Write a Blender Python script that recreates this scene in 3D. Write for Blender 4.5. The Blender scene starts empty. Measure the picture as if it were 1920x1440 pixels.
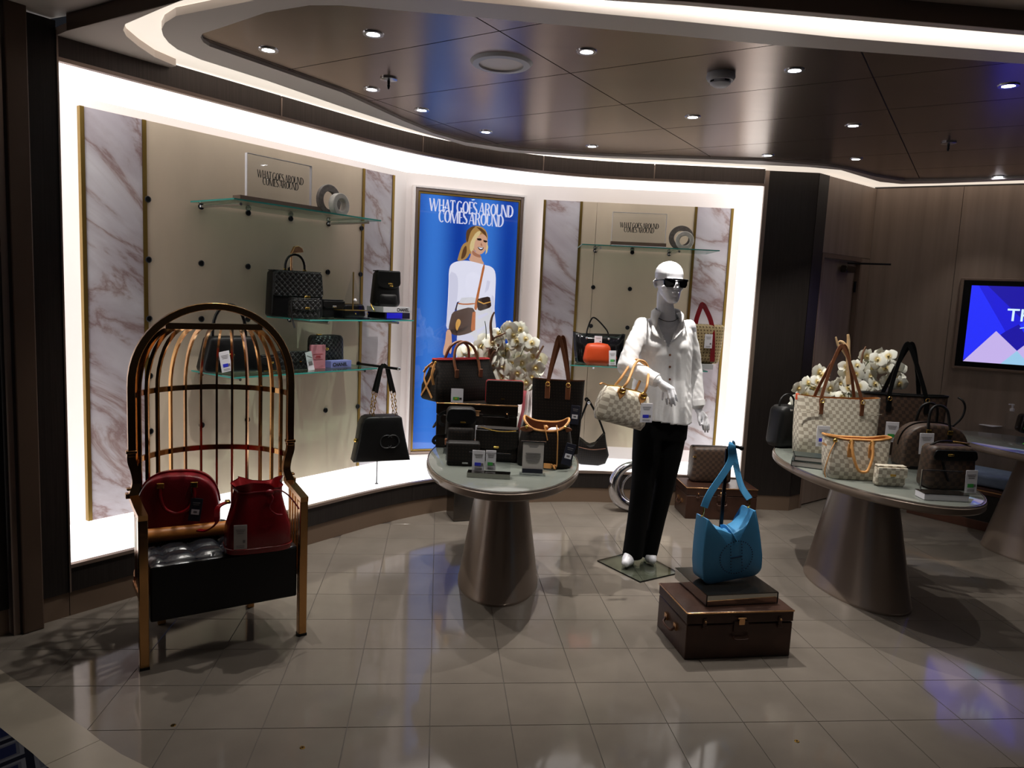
import bpy, bmesh, math, random
from mathutils import Vector, Matrix
R = math.radians
random.seed(7)
SC = bpy.context.scene
COL = SC.collection

# ------------------------------------------------------------------ camera
F_PX, PITCH, ROLL, EYE = 1380.6, .1174, .0467, 1.58
cam_d = bpy.data.cameras.new('camera')
cam_d.sensor_width = 36.0
cam_d.lens = 36.0 * F_PX / 1920
cam_d.clip_start = .05
cam_o = bpy.data.objects.new('camera', cam_d)
COL.objects.link(cam_o)
_fw = Vector((0, math.cos(PITCH), -math.sin(PITCH)))
_up0 = Vector((0, math.sin(PITCH), math.cos(PITCH)))
_rt0 = Vector((1, 0, 0))
_rt = _rt0 * math.cos(ROLL) + _up0 * math.sin(ROLL)
_up = -_rt0 * math.sin(ROLL) + _up0 * math.cos(ROLL)
_m = Matrix((_rt, _up, -_fw)).transposed().to_4x4()
_m.translation = Vector((0, 0, EYE))
cam_o.matrix_world = _m
SC.camera = cam_o

# ------------------------------------------------------------------ world, exposure
w = bpy.data.worlds.new('world')
SC.world = w
w.use_nodes = True
w.node_tree.nodes['Background'].inputs[0].default_value = (.75, .8, 1, 1)
w.node_tree.nodes['Background'].inputs[1].default_value = .012
SC.view_settings.view_transform = 'Standard'
SC.view_settings.look = 'None'
SC.view_settings.gamma = 1
SC.view_settings.use_curve_mapping = False
SC.view_settings.exposure = 0.0
SC.cycles.use_denoising = True
SC.cycles.max_bounces = 8
SC.cycles.sample_clamp_indirect = 4
SC.cycles.caustics_reflective = False
SC.cycles.caustics_refractive = False
WALL_GLOW = 1.2      # back-lit niche panels
LEDGE_GLOW = 1.0
COVE_GLOW = .80
COVE_LED = 3.2
SPOT_W = 62.0
def area_light(name, loc, rot, sx, sy, power, col):
    d = bpy.data.lights.new(name, 'AREA'); d.shape = 'RECTANGLE'; d.size = sx; d.size_y = sy
    d.energy = power; d.color = col
    o = bpy.data.objects.new(name, d); COL.objects.link(o); o.location = loc; o.rotation_euler = rot
    return o
# the rest of the ship's shop, behind and above the photographer, gives a weak general light
area_light('shop_light', (0.6, -1.2, 2.6), (R(38), 0, 0), 4.0, 1.2, 2, (1, .93, .84))

# ------------------------------------------------------------------ measuring: pixel of the 1920x1440 photo -> point on a real plane
def ray(x, y):
    return _fw + _rt * ((x - 960) / F_PX) - _up * ((y - 720) / F_PX)
def PZ(x, y, z=0.0):
    d = ray(x, y); return Vector((0, 0, EYE)) + d * ((z - EYE) / d.z)
def PY(x, y, Y):
    d = ray(x, y); return Vector((0, 0, EYE)) + d * (Y / d.y)
def PW(x, y, p, q):
    d = ray(x, y); nx, ny = -(q[1] - p[1]), q[0] - p[0]
    t = (nx * p[0] + ny * p[1]) / (nx * d.x + ny * d.y)
    return Vector((0, 0, EYE)) + d * t

# ------------------------------------------------------------------ materials
def new_mat(name):
    m = bpy.data.materials.new(name); m.use_nodes = True
    nt = m.node_tree; b = nt.nodes['Principled BSDF']
    return m, nt, b
def rgb(h):                                            # sRGB 0-255 -> linear
    def f(c):
        c /= 255.0
        return c / 12.92 if c <= .04045 else ((c + .055) / 1.055) ** 2.4
    return (f(h[0]), f(h[1]), f(h[2]), 1)
def mat(name, col, rough=.5, metal=0.0, spec=.5, vary=0.0, vscale=20, bump=0.0, bscale=200, coat=0.0, emit=0.0, stretch=(1, 1, 1), alpha=1, trans=0, ior=1.45, vcol=None):
    m, nt, b = new_mat(name)
    c = rgb(col)
    b.inputs['Base Color'].default_value = c
    b.inputs['Roughness'].default_value = rough
    b.inputs['Metallic'].default_value = metal
    b.inputs['Specular IOR Level'].default_value = spec
    b.inputs['Coat Weight'].default_value = coat
    b.inputs['Coat Roughness'].default_value = .08
    b.inputs['IOR'].default_value = ior
    b.inputs['Transmission Weight'].default_value = trans
    b.inputs['Alpha'].default_value = alpha
    if emit:
        b.inputs['Emission Color'].default_value = c
        b.inputs['Emission Strength'].default_value = emit
    tc = None
    if vary or bump:
        tc = nt.nodes.new('ShaderNodeTexCoord')
        mp = nt.nodes.new('ShaderNodeMapping'); mp.inputs['Scale'].default_value = stretch
        nt.links.new(tc.outputs['Object'], mp.inputs[0])
    if vary:
        n = nt.nodes.new('ShaderNodeTexNoise'); n.inputs['Scale'].default_value = vscale; n.inputs['Detail'].default_value = 5
        nt.links.new(mp.outputs[0], n.inputs['Vector'])
        r = nt.nodes.new('ShaderNodeValToRGB')
        lo = tuple(max(0, v * (1 - vary)) for v in c[:3]) + (1,)
        hi = tuple(min(1, v * (1 + vary)) for v in (rgb(vcol) if vcol else c)[:3]) + (1,)
        r.color_ramp.elements[0].position = .3; r.color_ramp.elements[0].color = lo
        r.color_ramp.elements[1].position = .7; r.color_ramp.elements[1].color = hi
        nt.links.new(n.outputs['Fac'], r.inputs[0]); nt.links.new(r.outputs[0], b.inputs['Base Color'])
    if bump:
        n2 = nt.nodes.new('ShaderNodeTexNoise'); n2.inputs['Scale'].default_value = bscale; n2.inputs['Detail'].default_value = 3
        nt.links.new(mp.outputs[0], n2.inputs['Vector'])
        bp = nt.nodes.new('ShaderNodeBump'); bp.inputs['Strength'].default_value = bump; bp.inputs['Distance'].default_value = .004
        nt.links.new(n2.outputs['Fac'], bp.inputs['Height']); nt.links.new(bp.outputs[0], b.inputs['Normal'])
    return m
def emit_mat(name, col, s):
    m, nt, b = new_mat(name)
    b.inputs['Base Color'].default_value = (.8, .8, .8, 1)
    b.inputs['Emission Color'].default_value = rgb(col); b.inputs['Emission Strength'].default_value = s
    return m
def math_node(nt, op, a, bb=None):
    n = nt.nodes.new('ShaderNodeMath'); n.operation = op
    for k, v in enumerate((a, bb)):
        if v is None: continue
        if isinstance(v, (int, float)): n.inputs[k].default_value = v
        else: nt.links.new(v, n.inputs[k])
    return n.outputs[0]
def plan_uv(nt):                                       # (x + y, z) in the object's own frame
    tc = nt.nodes.new('ShaderNodeTexCoord'); sp = nt.nodes.new('ShaderNodeSeparateXYZ')
    nt.links.new(tc.outputs['Object'], sp.inputs[0])
    return math_node(nt, 'ADD', sp.outputs[0], sp.outputs[1]), sp.outputs[2], tc
def checker_mat(name, c1, c2, size, rough=.5, wear=.25, bump=.15):
    m, nt, b = new_mat(name)
    u, v, tc = plan_uv(nt)
    # squares in a straight grid, turned a little by the panel's cut
    cx = nt.nodes.new('ShaderNodeCombineXYZ')
    nt.links.new(math_node(nt, 'MULTIPLY', u, 1 / size), cx.inputs[0])
    nt.links.new(math_node(nt, 'MULTIPLY', v, 1 / size), cx.inputs[1]); cx.inputs[2].default_value = .5
    ck = nt.nodes.new('ShaderNodeTexChecker'); ck.inputs['Scale'].default_value = 1
    ck.inputs['Color1'].default_value = rgb(c1); ck.inputs['Color2'].default_value = rgb(c2)
    nt.links.new(cx.outputs[0], ck.inputs['Vector'])
    n = nt.nodes.new('ShaderNodeTexNoise'); n.inputs['Scale'].default_value = 350; n.inputs['Detail'].default_value = 2
    nt.links.new(tc.outputs['Object'], n.inputs['Vector'])
    mx = nt.nodes.new('ShaderNodeMix'); mx.data_type = 'RGBA'; mx.blend_type = 'MULTIPLY'
    mx.inputs[0].default_value = wear
    nt.links.new(ck.outputs[0], mx.inputs[6]); nt.links.new(n.outputs['Fac'], mx.inputs[7])
    nt.links.new(mx.outputs[2], b.inputs['Base Color'])
    b.inputs['Roughness'].default_value = rough
    bp = nt.nodes.new('ShaderNodeBump'); bp.inputs['Strength'].default_value = bump; bp.inputs['Distance'].default_value = .002
    nt.links.new(n.outputs['Fac'], bp.inputs['Height']); nt.links.new(bp.outputs[0], b.inputs['Normal'])
    return m
def motif_mat(name, base, spot, size, rough=.55):      # coated canvas with small repeated motifs
    m, nt, b = new_mat(name)
    u, v, tc = plan_uv(nt)
    s1 = math_node(nt, 'SINE', math_node(nt, 'MULTIPLY', u, 2 * math.pi / size))
    s2 = math_node(nt, 'SINE', math_node(nt, 'MULTIPLY', v, 2 * math.pi / size))
    p = math_node(nt, 'ABSOLUTE', math_node(nt, 'MULTIPLY', s1, s2))
    s3 = math_node(nt, 'SINE', math_node(nt, 'MULTIPLY', math_node(nt, 'ADD', u, v), 6 * math.pi / size))
    q = math_node(nt, 'ADD', p, math_node(nt, 'MULTIPLY', s3, .18))
    b.inputs['Specular IOR Level'].default_value = .25
    r = nt.nodes.new('ShaderNodeValToRGB')
    r.color_ramp.elements[0].position = .62; r.color_ramp.elements[0].color = rgb(base)
    r.color_ramp.elements[1].position = .74; r.color_ramp.elements[1].color = rgb(spot)
    nt.links.new(q, r.inputs[0]); nt.links.new(r.outputs[0], b.inputs['Base Color'])
    b.inputs['Roughness'].default_value = rough
    n = nt.nodes.new('ShaderNodeTexNoise'); n.inputs['Scale'].default_value = 400
    nt.links.new(tc.outputs['Object'], n.inputs['Vector'])
    bp = nt.nodes.new('ShaderNodeBump'); bp.inputs['Strength'].default_value = .15; bp.inputs['Distance'].default_value = .002
    nt.links.new(n.outputs['Fac'], bp.inputs['Height']); nt.links.new(bp.outputs[0], b.inputs['Normal'])
    return m
def quilt_mat(name, col, size, rough=.4):
    m, nt, b = new_mat(name)
    b.inputs['Base Color'].default_value = rgb(col); b.inputs['Roughness'].default_value = rough
    u, v, tc = plan_uv(nt)
    a = math_node(nt, 'ABSOLUTE', math_node(nt, 'SINE', math_node(nt, 'MULTIPLY', math_node(nt, 'ADD', u, v), math.pi / size)))
    c = math_node(nt, 'ABSOLUTE', math_node(nt, 'SINE', math_node(nt, 'MULTIPLY', math_node(nt, 'SUBTRACT', u, v), math.pi / size)))
    h = math_node(nt, 'POWER', math_node(nt, 'MULTIPLY', a, c), .4)
    bp = nt.nodes.new('ShaderNodeBump'); bp.inputs['Strength'].default_value = .8; bp.inputs['Distance'].default_value = .006
    nt.links.new(h, bp.inputs['Height']); nt.links.new(bp.outputs[0], b.inputs['Normal'])
    return m
def marble_mat(name):
    m, nt, b = new_mat(name)
    tc = nt.nodes.new('ShaderNodeTexCoord')
    sp = nt.nodes.new('ShaderNodeSeparateXYZ'); nt.links.new(tc.outputs['Object'], sp.inputs[0])
    u = math_node(nt, 'ADD', math_node(nt, 'MULTIPLY', sp.outputs[0], .75), math_node(nt, 'MULTIPLY', sp.outputs[1], .66))
    mp = nt.nodes.new('ShaderNodeCombineXYZ')                # veins run down to the right
    nt.links.new(math_node(nt, 'ADD', math_node(nt, 'MULTIPLY', u, .62 * 2.4), math_node(nt, 'MULTIPLY', sp.outputs[2], .78 * 2.4)), mp.inputs[0])
    nt.links.new(math_node(nt, 'SUBTRACT', math_node(nt, 'MULTIPLY', u, .78 * .9), math_node(nt, 'MULTIPLY', sp.outputs[2], .62 * .9)), mp.inputs[1])
    n = nt.nodes.new('ShaderNodeTexNoise'); n.inputs['Scale'].default_value = 1.5; n.inputs['Detail'].default_value = 9
    n.inputs['Roughness'].default_value = .6; n.inputs['Distortion'].default_value = .5
    nt.links.new(mp.outputs[0], n.inputs['Vector'])
    v = math_node(nt, 'ABSOLUTE', math_node(nt, 'SUBTRACT', n.outputs['Fac'], .5))
    r = nt.nodes.new('ShaderNodeValToRGB')
    e = r.color_ramp.elements
    e[0].position = 0; e[0].color = rgb((180, 154, 151)); e[1].position = .12; e[1].color = rgb((238, 234, 240))
    k = e.new(.012); k.color = rgb((200, 182, 182)); k = e.new(.04); k.color = rgb((226, 219, 224))
    nt.links.new(v, r.inputs[0])
    n2 = nt.nodes.new('ShaderNodeTexNoise'); n2.inputs['Scale'].default_value = 1.3; n2.inputs['Detail'].default_value = 3
    nt.links.new(mp.outputs[0], n2.inputs['Vector'])
    r2 = nt.nodes.new('ShaderNodeValToRGB'); r2.color_ramp.elements[0].position = .35; r2.color_ramp.elements[1].position = .65
    r2.color_ramp.elements[0].color = rgb((200, 190, 196)); r2.color_ramp.elements[1].color = (1, 1, 1, 1)
    nt.links.new(n2.outputs['Fac'], r2.inputs[0])
    mx = nt.nodes.new('ShaderNodeMix'); mx.data_type = 'RGBA'; mx.blend_type = 'MULTIPLY'; mx.inputs[0].default_value = .8
    nt.links.new(r.outputs[0], mx.inputs[6]); nt.links.new(r2.outputs[0], mx.inputs[7])
    nt.links.new(mx.outputs[2], b.inputs['Base Color'])
    b.inputs['Roughness'].default_value = .28
    return m
def carpet_mat(name):
    m, nt, b = new_mat(name)
    tc = nt.nodes.new('ShaderNodeTexCoord'); sp = nt.nodes.new('ShaderNodeSeparateXYZ')
    nt.links.new(tc.outputs['Object'], sp.inputs[0])
    def wave(a, bcoef, s):
        t = math_node(nt, 'ADD', math_node(nt, 'MULTIPLY', sp.outputs[0], a), math_node(nt, 'MULTIPLY', sp.outputs[1], bcoef))
        return math_node(nt, 'ABSOLUTE', math_node(nt, 'SINE', math_node(nt, 'MULTIPLY', t, math.pi / s)))
    w1, w2 = wave(.8, .6, .13), wave(.8, -.6, .13)
    d = math_node(nt, 'MINIMUM', w1, w2)
    r = nt.nodes.new('ShaderNodeValToRGB'); e = r.color_ramp.elements
    r.color_ramp.interpolation = 'CONSTANT'
    e[0].position = 0; e[0].color = rgb((14, 15, 24)); e[1].position = .28; e[1].color = rgb((74, 74, 80))
    k = e.new(.55); k.color = rgb((56, 57, 64)); k = e.new(.72); k.color = rgb((18, 22, 46))
    nt.links.new(d, r.inputs[0]); nt.links.new(r.outputs[0], b.inputs['Base Color'])
    b.inputs['Roughness'].default_value = 1; b.inputs['Specular IOR Level'].default_value = .05
    return m
def glass_mat(name, tint, rough=.02, trans=.92):
    m, nt, b = new_mat(name)
    nt.nodes.remove(b)
    out = nt.nodes['Material Output']
    tr = nt.nodes.new('ShaderNodeBsdfTransparent'); tr.inputs[0].default_value = rgb(tint)
    gl = nt.nodes.new('ShaderNodeBsdfGlossy'); gl.inputs['Roughness'].default_value = rough
    lw = nt.nodes.new('ShaderNodeLayerWeight'); lw.inputs[0].default_value = .5
    fr = math_node(nt, 'POWER', lw.outputs['Facing'], 4.0)
    mix = nt.nodes.new('ShaderNodeMixShader')
    k = math_node(nt, 'ADD', math_node(nt, 'MULTIPLY', fr, .7), 1 - trans)
    nt.links.new(k, mix.inputs[0]); nt.links.new(tr.outputs[0], mix.inputs[1]); nt.links.new(gl.outputs[0], mix.inputs[2])
    nt.links.new(mix.outputs[0], out.inputs[0])
    return m
def flower_mat(name):
    m, nt, b = new_mat(name)
    tc = nt.nodes.new('ShaderNodeTexCoord'); ln = nt.nodes.new('ShaderNodeVectorMath'); ln.operation = 'LENGTH'
    nt.links.new(tc.outputs['Object'], ln.inputs[0])
    r = nt.nodes.new('ShaderNodeValToRGB'); e = r.color_ramp.elements
    e[0].position = .006; e[0].color = rgb((205, 175, 70)); e[1].position = .02; e[1].color = rgb((240, 240, 228))
    nt.links.new(ln.outputs['Value'], r.inputs[0]); nt.links.new(r.outputs[0], b.inputs['Base Color'])
    b.inputs['Roughness'].default_value = .55
    b.inputs['Subsurface Weight'].default_value = .0
    return m

M = dict(
    black_wood=mat('dark_wood_veneer', (40, 35, 33), .45, spec=.3, vary=.25, vscale=6, stretch=(30, 30, .6), bump=.1, bscale=40),
    fascia=mat('fascia_veneer', (72, 62, 58), .42, spec=.4, vary=.2, vscale=6, stretch=(30, 30, .6)),  # lighter copy of the dark veneer, with the cove's light put into the colour
    taupe=mat('taupe_wood_veneer', (146, 128, 116), .45, vary=.14, vscale=4, stretch=(4, 4, .15), bump=.05, bscale=30),
    skirting=mat('bronze_skirting', (120, 100, 84), .38, metal=.15),
    trim_bronze=mat('bronze_trim', (150, 132, 122), .3, metal=.6),
    pilaster=mat('brown_pilaster', (92, 74, 62), .4, metal=.2),
    glow=emit_mat('backlit_panel', (255, 251, 247), WALL_GLOW),
    ledge=emit_mat('backlit_ledge', (253, 252, 255), LEDGE_GLOW),
    plaster=mat('pale_plaster', (238, 231, 228), .6),
    tan=mat('tan_fabric_panel', (222, 203, 180), .3, vary=.08, vscale=3, stretch=(1, 1, .3), spec=.4),
    marble=marble_mat('pink_veined_marble'),
    gold=mat('gold_trim', (150, 122, 62), .35, metal=.85),
    chrome=mat('chrome', (215, 215, 220), .12, metal=1),
    steel_dark=mat('dark_steel', (50, 50, 52), .3, metal=1),
    socket=mat('black_socket', (14, 14, 22), .15),
    tile=mat('floor_tile', (116, 108, 100), .075, vary=.1, vscale=4, spec=.6),
    grout=mat('floor_grout', (84, 77, 72), .6),
    stone=mat('border_stone', (158, 148, 134), .2, vary=.06, vscale=5),
    carpet=carpet_mat('blue_diamond_carpet'),
    ceil=mat('bronze_ceiling', (150, 132, 121), .24, metal=.75, vary=.06, vscale=3, stretch=(.4, 6, 1)),
    ceil_gap=mat('ceiling_gap', (26, 22, 20), .6),
    lip=mat('grey_ceiling_lip', (222, 212, 206), .42),
    inner_face=mat('cove_face', (190, 168, 148), .5),
    cove=emit_mat('cove_diffuser', (255, 240, 222), COVE_GLOW),
    cove_led=emit_mat('cove_led', (255, 250, 242), COVE_LED),
    soffit=mat('soffit_paint', (220, 206, 196), .5),
    beam=mat('brown_beam', (104, 86, 74), .5),
    led=emit_mat('lamp_lens', (238, 244, 255), 30),
    white_paint=mat('white_paint', (190, 190, 198), .45),
    rose_gold=mat('rose_gold_mirror', (188, 142, 92), .17, metal=1),
    black_leather=mat('black_leather', (10, 10, 11), .42, bump=.2, bscale=300, spec=.35),
    seat_leather=mat('seat_leather', (34, 36, 42), .24, bump=.08, bscale=200, spec=.6),
    black_gloss=mat('black_patent', (12, 12, 15), .14, spec=.6),
    quilted=quilt_mat('quilted_black_leather', (13, 13, 14), .034),
    red=mat('red_grained_leather', (118, 15, 27), .34, bump=.25, bscale=260, spec=.5),
    red_smooth=mat('red_leather', (122, 12, 20), .27, bump=.12, bscale=160, spec=.55),
    red_lining=mat('red_lining', (170, 40, 44), .7),
    tan_leather=mat('tan_leather', (198, 142, 82), .45, vary=.1),
    brown_leather=mat('brown_leather', (118, 72, 46), .45, vary=.1),
    orange_leather=mat('orange_leather', (206, 72, 26), .45, bump=.2, bscale=200),
    bolster=mat('tan_bolster', (196, 124, 58), .4, vary=.12, vscale=8),
    canvas=motif_mat('brown_coated_canvas', (40, 29, 23), (74, 56, 41), .04),
    canvas_dk=motif_mat('dark_coated_canvas', (17, 13, 11), (34, 26, 20), .034),
    beige_canvas=motif_mat('beige_motif_canvas', (168, 148, 110), (92, 72, 46), .05),
    check_cream=checker_mat('cream_check_canvas', (236, 228, 210), (188, 176, 158), .022),
    check_brown=checker_mat('brown_check_canvas', (80, 60, 47), (56, 42, 34), .022),
    gold_hw=mat('gold_hardware', (224, 184, 96), .2, metal=1),
    silver=mat('silver', (205, 205, 208), .22, metal=1),
    blue=mat('blue_leather', (72, 146, 196), .42, bump=.12, bscale=300),
    blue_dark=mat('blue_perforation', (14, 44, 78), .6),
    trunk=mat('copper_trunk', (62, 40, 31), .36, metal=.3, vary=.3, vscale=7, bump=.1, bscale=40),
    trunk_dark=mat('dark_bronze_trunk', (36, 29, 24), .3, metal=.5, vary=.3, vscale=7),
    trunk_edge=mat('copper_edge', (206, 158, 112), .22, metal=.9),
    mirror=mat('mirror', (190, 188, 180), .06, metal=1),
    grey_mirror=mat('grey_mirror', (96, 90, 84), .14, metal=.9),
    table=mat('champagne_lacquer', (128, 113, 101), .3, metal=.35),
    table_rim=mat('table_rim', (150, 138, 128), .2, metal=.7),
    table_glass=mat('grey_table_glass', (112, 116, 110), .06, spec=.7),
    clear=glass_mat('clear_acrylic', (250, 251, 252), trans=.97),
    base_glass=glass_mat('base_glass', (236, 242, 238), trans=.95),
    green_glass=glass_mat('shelf_glass', (222, 238, 232), trans=.94),
    glass_edge=mat('glass_edge', (60, 150, 140), .12, emit=.03),  # faint glow put into the edge colour; the glass is no lamp
    white_card=mat('white_card', (232, 230, 238), .5),
    grey_card=mat('grey_card', (182, 176, 172), .6),
    ink=mat('ink', (34, 32, 34), .7),
    grey_ink=mat('grey_ink', (120, 116, 118), .7),
    navy_card=mat('navy_card', (30, 32, 48), .6),
    holo_green=mat('green_foil', (86, 196, 96), .25, metal=.3),
    holo_blue=mat('blue_foil', (70, 76, 236), .25, metal=.3),
    holo_red=mat('red_foil', (226, 120, 92), .25, metal=.3),
    holo_yellow=mat('yellow_foil', (226, 206, 70), .25, metal=.3),
    pink_card=mat('pink_card', (226, 140, 156), .5),
    lilac=mat('lilac_card', (150, 146, 222), .4),
    blue_box=mat('cobalt_box', (26, 24, 214), .3),
    book_green=mat('book_green', (20, 32, 29), .4),
    grey_box=mat('silver_box', (190, 190, 194), .35),
    mannequin=mat('white_gloss', (236, 236, 242), .25, coat=.3),
    shirt=mat('white_shirt', (244, 243, 244), .75, vary=.03, vscale=60, bump=.12, bscale=90),
    velvet=mat('black_velvet', (8, 8, 9), .85, spec=.15),
    lens=mat('black_lens', (8, 8, 10), .05, spec=.8),
    petals=flower_mat('orchid_petals'),
    stem=mat('green_stem', (70, 84, 40), .6),
    wood=mat('driftwood', (116, 84, 62), .7, vary=.2, vscale=30, stretch=(1, 1, .2), bump=.3, bscale=60),
    pale_wood=mat('pale_carved_wood', (196, 164, 122), .5, vary=.15),
    vase=mat('white_ceramic', (225, 222, 215), .3),
    stone_ring=mat('white_stone_ring', (216, 212, 206), .45, vary=.1, vscale=40, bump=.3, bscale=80),
    grey_ring=mat('grey_shell_ring', (112, 106, 102), .4, vary=.25, vscale=60),
    cushion=mat('blue_grey_cushion', (132, 150, 178), .7, vary=.1),
    bench_wood=mat('bench_wood', (84, 50, 36), .4, vary=.2, vscale=6),
    bench_dark=mat('bench_panel', (24, 21, 20), .4),
    tv_black=mat('tv_bezel', (8, 8, 9), .25),
    tv_frame=mat('tv_wood_frame', (124, 104, 92), .35),
    paper=mat('paper', (226, 226, 240), .6),
    green_led=emit_mat('green_lamp', (90, 255, 60), 3),
    scarf=mat('white_red_scarf', (228, 222, 222), .6, vary=.04),
    pink_silk=mat('pink_silk', (206, 110, 120), .6),
    lamp_ring=mat('lamp_ring', (200, 200, 206), .2, metal=.9),
)

# ------------------------------------------------------------------ mesh helpers
MULTI = {'print', 'printed_face', 'printed_title', 'title'}        # marks too small to pick apart: one mesh each
class MB:
    def __init__(s): s.v, s.f = [], []
    def add(s, vs, fs, mtx=None):
        k = len(s.v)
        for p in vs:
            p = Vector(p)
            s.v.append(mtx @ p if mtx else p)
        s.f += [tuple(i + k for i in f) for f in fs]
        return s
    def box(s, c, size, rz=0, rx=0, ry=0):
        x, y, z = (d / 2 for d in size)
        vs = [(-x, -y, -z), (x, -y, -z), (x, y, -z), (-x, y, -z), (-x, -y, z), (x, -y, z), (x, y, z), (-x, y, z)]
        fs = [(0, 3, 2, 1), (4, 5, 6, 7), (0, 1, 5, 4), (1, 2, 6, 5), (2, 3, 7, 6), (3, 0, 4, 7)]
        m = Matrix.Translation(c) @ Matrix.Rotation(rz, 4, 'Z') @ Matrix.Rotation(ry, 4, 'Y') @ Matrix.Rotation(rx, 4, 'X')
        return s.add(vs, fs, m)
    def prism(s, poly, z0, z1):
        n = len(poly)
        vs = [(p[0], p[1], z0) for p in poly] + [(p[0], p[1], z1) for p in poly]
        fs = [tuple(range(n))[::-1], tuple(range(n, 2 * n))] + [(i, (i + 1) % n, n + (i + 1) % n, n + i) for i in range(n)]
        return s.add(vs, fs)
    def prismy(s, poly, y0, y1):
        n = len(poly)
        vs = [(p[0], y0, p[1]) for p in poly] + [(p[0], y1, p[1]) for p in poly]
        fs = [tuple(range(n)), tuple(range(n, 2 * n))[::-1]] + [(i, n + i, n + (i + 1) % n, (i + 1) % n) for i in range(n)]
        return s.add(vs, fs)
    def loops(s, rings, cap0=True, cap1=True, closed=False):
        n = len(rings[0]); vs = [p for r in rings for p in r]; fs = []
        L = len(rings)
        for a in range(L if closed else L - 1):
            b2 = (a + 1) % L
            for i in range(n):
                j = (i + 1) % n
                fs.append((a * n + i, a * n + j, b2 * n + j, b2 * n + i))
        if not closed and cap0: fs.append(tuple(range(n))[::-1])
        if not closed and cap1: fs.append(tuple(range((L - 1) * n, L * n)))
        return s.add(vs, fs)
    def tube(s, path, r, n=8, closed=False, sq=None, up=None):
        P = [Vector(p) for p in path]; L = len(P); rings = []
        prev = Vector(up) if up else None
        for i in range(L):
            a = P[(i - 1) % L] if (closed or i > 0) else P[0]
            b2 = P[(i + 1) % L] if (closed or i < L - 1) else P[-1]
            t = (b2 - a).normalized() if (b2 - a).length > 1e-9 else Vector((0, 0, 1))
            if prev is None:
                prev = Vector((0, 0, 1)) if abs(t.z) < .9 else Vector((1, 0, 0))
            side = t.cross(prev)
            if side.length < 1e-6: side = t.orthogonal()
            side.normalize(); upv = side.cross(t).normalized()
            if up is None: prev = upv
            rr = r[i] if isinstance(r, (list, tuple)) else r
            if sq:                                     # rectangle: sq = (side width, up height)
                hw, hh = sq[0] / 2, sq[1] / 2
                rings.append([P[i] + side * a2 * hw + upv * b3 * hh for a2, b3 in ((-1, -1), (1, -1), (1, 1), (-1, 1))])
            else:
                rings.append([P[i] + side * (math.cos(2 * math.pi * k / n) * rr) + upv * (math.sin(2 * math.pi * k / n) * rr) for k in range(n)])
        return s.loops(rings, closed=closed)
    def lathe(s, prof, n=32, c=(0, 0, 0), ex=1.0, ey=1.0):
        rings = [[(c[0] + r * ex * math.cos(2 * math.pi * k / n), c[1] + r * ey * math.sin(2 * math.pi * k / n), c[2] + z) for k in range(n)] for r, z in prof]
        return s.loops(rings)
    def ball(s, c, r, n=12, m=8, sc=(1, 1, 1)):
        prof = [(max(1e-4, math.sin(math.pi * i / m)), -math.cos(math.pi * i / m)) for i in range(m + 1)]
        rings = [[(c[0] + r * sc[0] * a * math.cos(2 * math.pi * k / n), c[1] + r * sc[1] * a * math.sin(2 * math.pi * k / n), c[2] + r * sc[2] * z) for k in range(n)] for a, z in prof]
        return s.loops(rings)
    def flat(s, pts3):
        return s.add(pts3, [tuple(range(len(pts3)))])
    def loft(s, secs, n=36, e=4.0, cap0=True, cap1=True):    # secs: (z, half width, half depth[, y offset[, x offset]])
        rings = []
        for q in secs:
            z, hw, hd = q[:3]; yo = q[3] if len(q) > 3 else 0; xo = q[4] if len(q) > 4 else 0
            ee = q[5] if len(q) > 5 else e
            ring = []
            for k in range(n):
                a = 2 * math.pi * (k + .5) / n; c, sn = math.cos(a), math.sin(a)
                ring.append((xo + hw * math.copysign(abs(c) ** (2 / ee), c), yo + hd * math.copysign(abs(sn) ** (2 / ee), sn), z))
            rings.append(ring)
        return s.loops(rings, cap0, cap1)
    def slab(s, outline, depth, bulge=.0, edge=.01, cy=0.0):   # outline (x, z) seen from the front, pillowed front and back
        cxm = sum(p[0] for p in outline) / len(outline); czm = sum(p[1] for p in outline) / len(outline)
        rad = max(math.hypot(p[0] - cxm, p[1] - czm) for p in outline)
        def ring(sc, y): return [(cxm + (p[0] - cxm) * sc, y, czm + (p[1] - czm) * sc) for p in outline]
        k = 1 - edge / rad; h = depth / 2
        front = [(.15, h + bulge), (.45, h + bulge * .8), (.75, h + bulge * .42), (k - .02, h + .0), (k + .5 * (1 - k), h - edge * .3), (1, h - edge)]
        rings = [ring(a, cy - y) for a, y in front] + [ring(a, cy + y) for a, y in front[::-1]]
        return s.loops(rings)
    def build(s, name, m, parent=None, bevel=0, smooth=40, loc=None, sub=0, seg=2):
        me = bpy.data.meshes.new(name)
        me.from_pydata([tuple(p) for p in s.v], [], s.f)
        bm = bmesh.new(); bm.from_mesh(me); bmesh.ops.recalc_face_normals(bm, faces=bm.faces); bm.to_mesh(me); bm.free()
        me.materials.append(M[m] if isinstance(m, str) else m)
        if smooth:
            me.shade_smooth(); me.set_sharp_from_angle(angle=R(smooth))
        o = bpy.data.objects.new(name, me); COL.objects.link(o)
        if loc is not None: o.location = loc
        if parent is not None: o.parent = parent
        if bevel:
            b = o.modifiers.new('bevel', 'BEVEL'); b.width = bevel; b.segments = seg; b.limit_method = 'ANGLE'; b.angle_limit = R(35)
        if sub:
            d = o.modifiers.new('sub', 'SUBSURF'); d.levels = sub; d.render_levels = sub
        if name in MULTI: o['kind'] = 'stuff'
        return o
def box(name, m, c, size, parent=None, rz=0, bevel=0, rx=0, ry=0):
    return MB().box(c, size, rz, rx, ry).build(name, m, parent, bevel)
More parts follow.
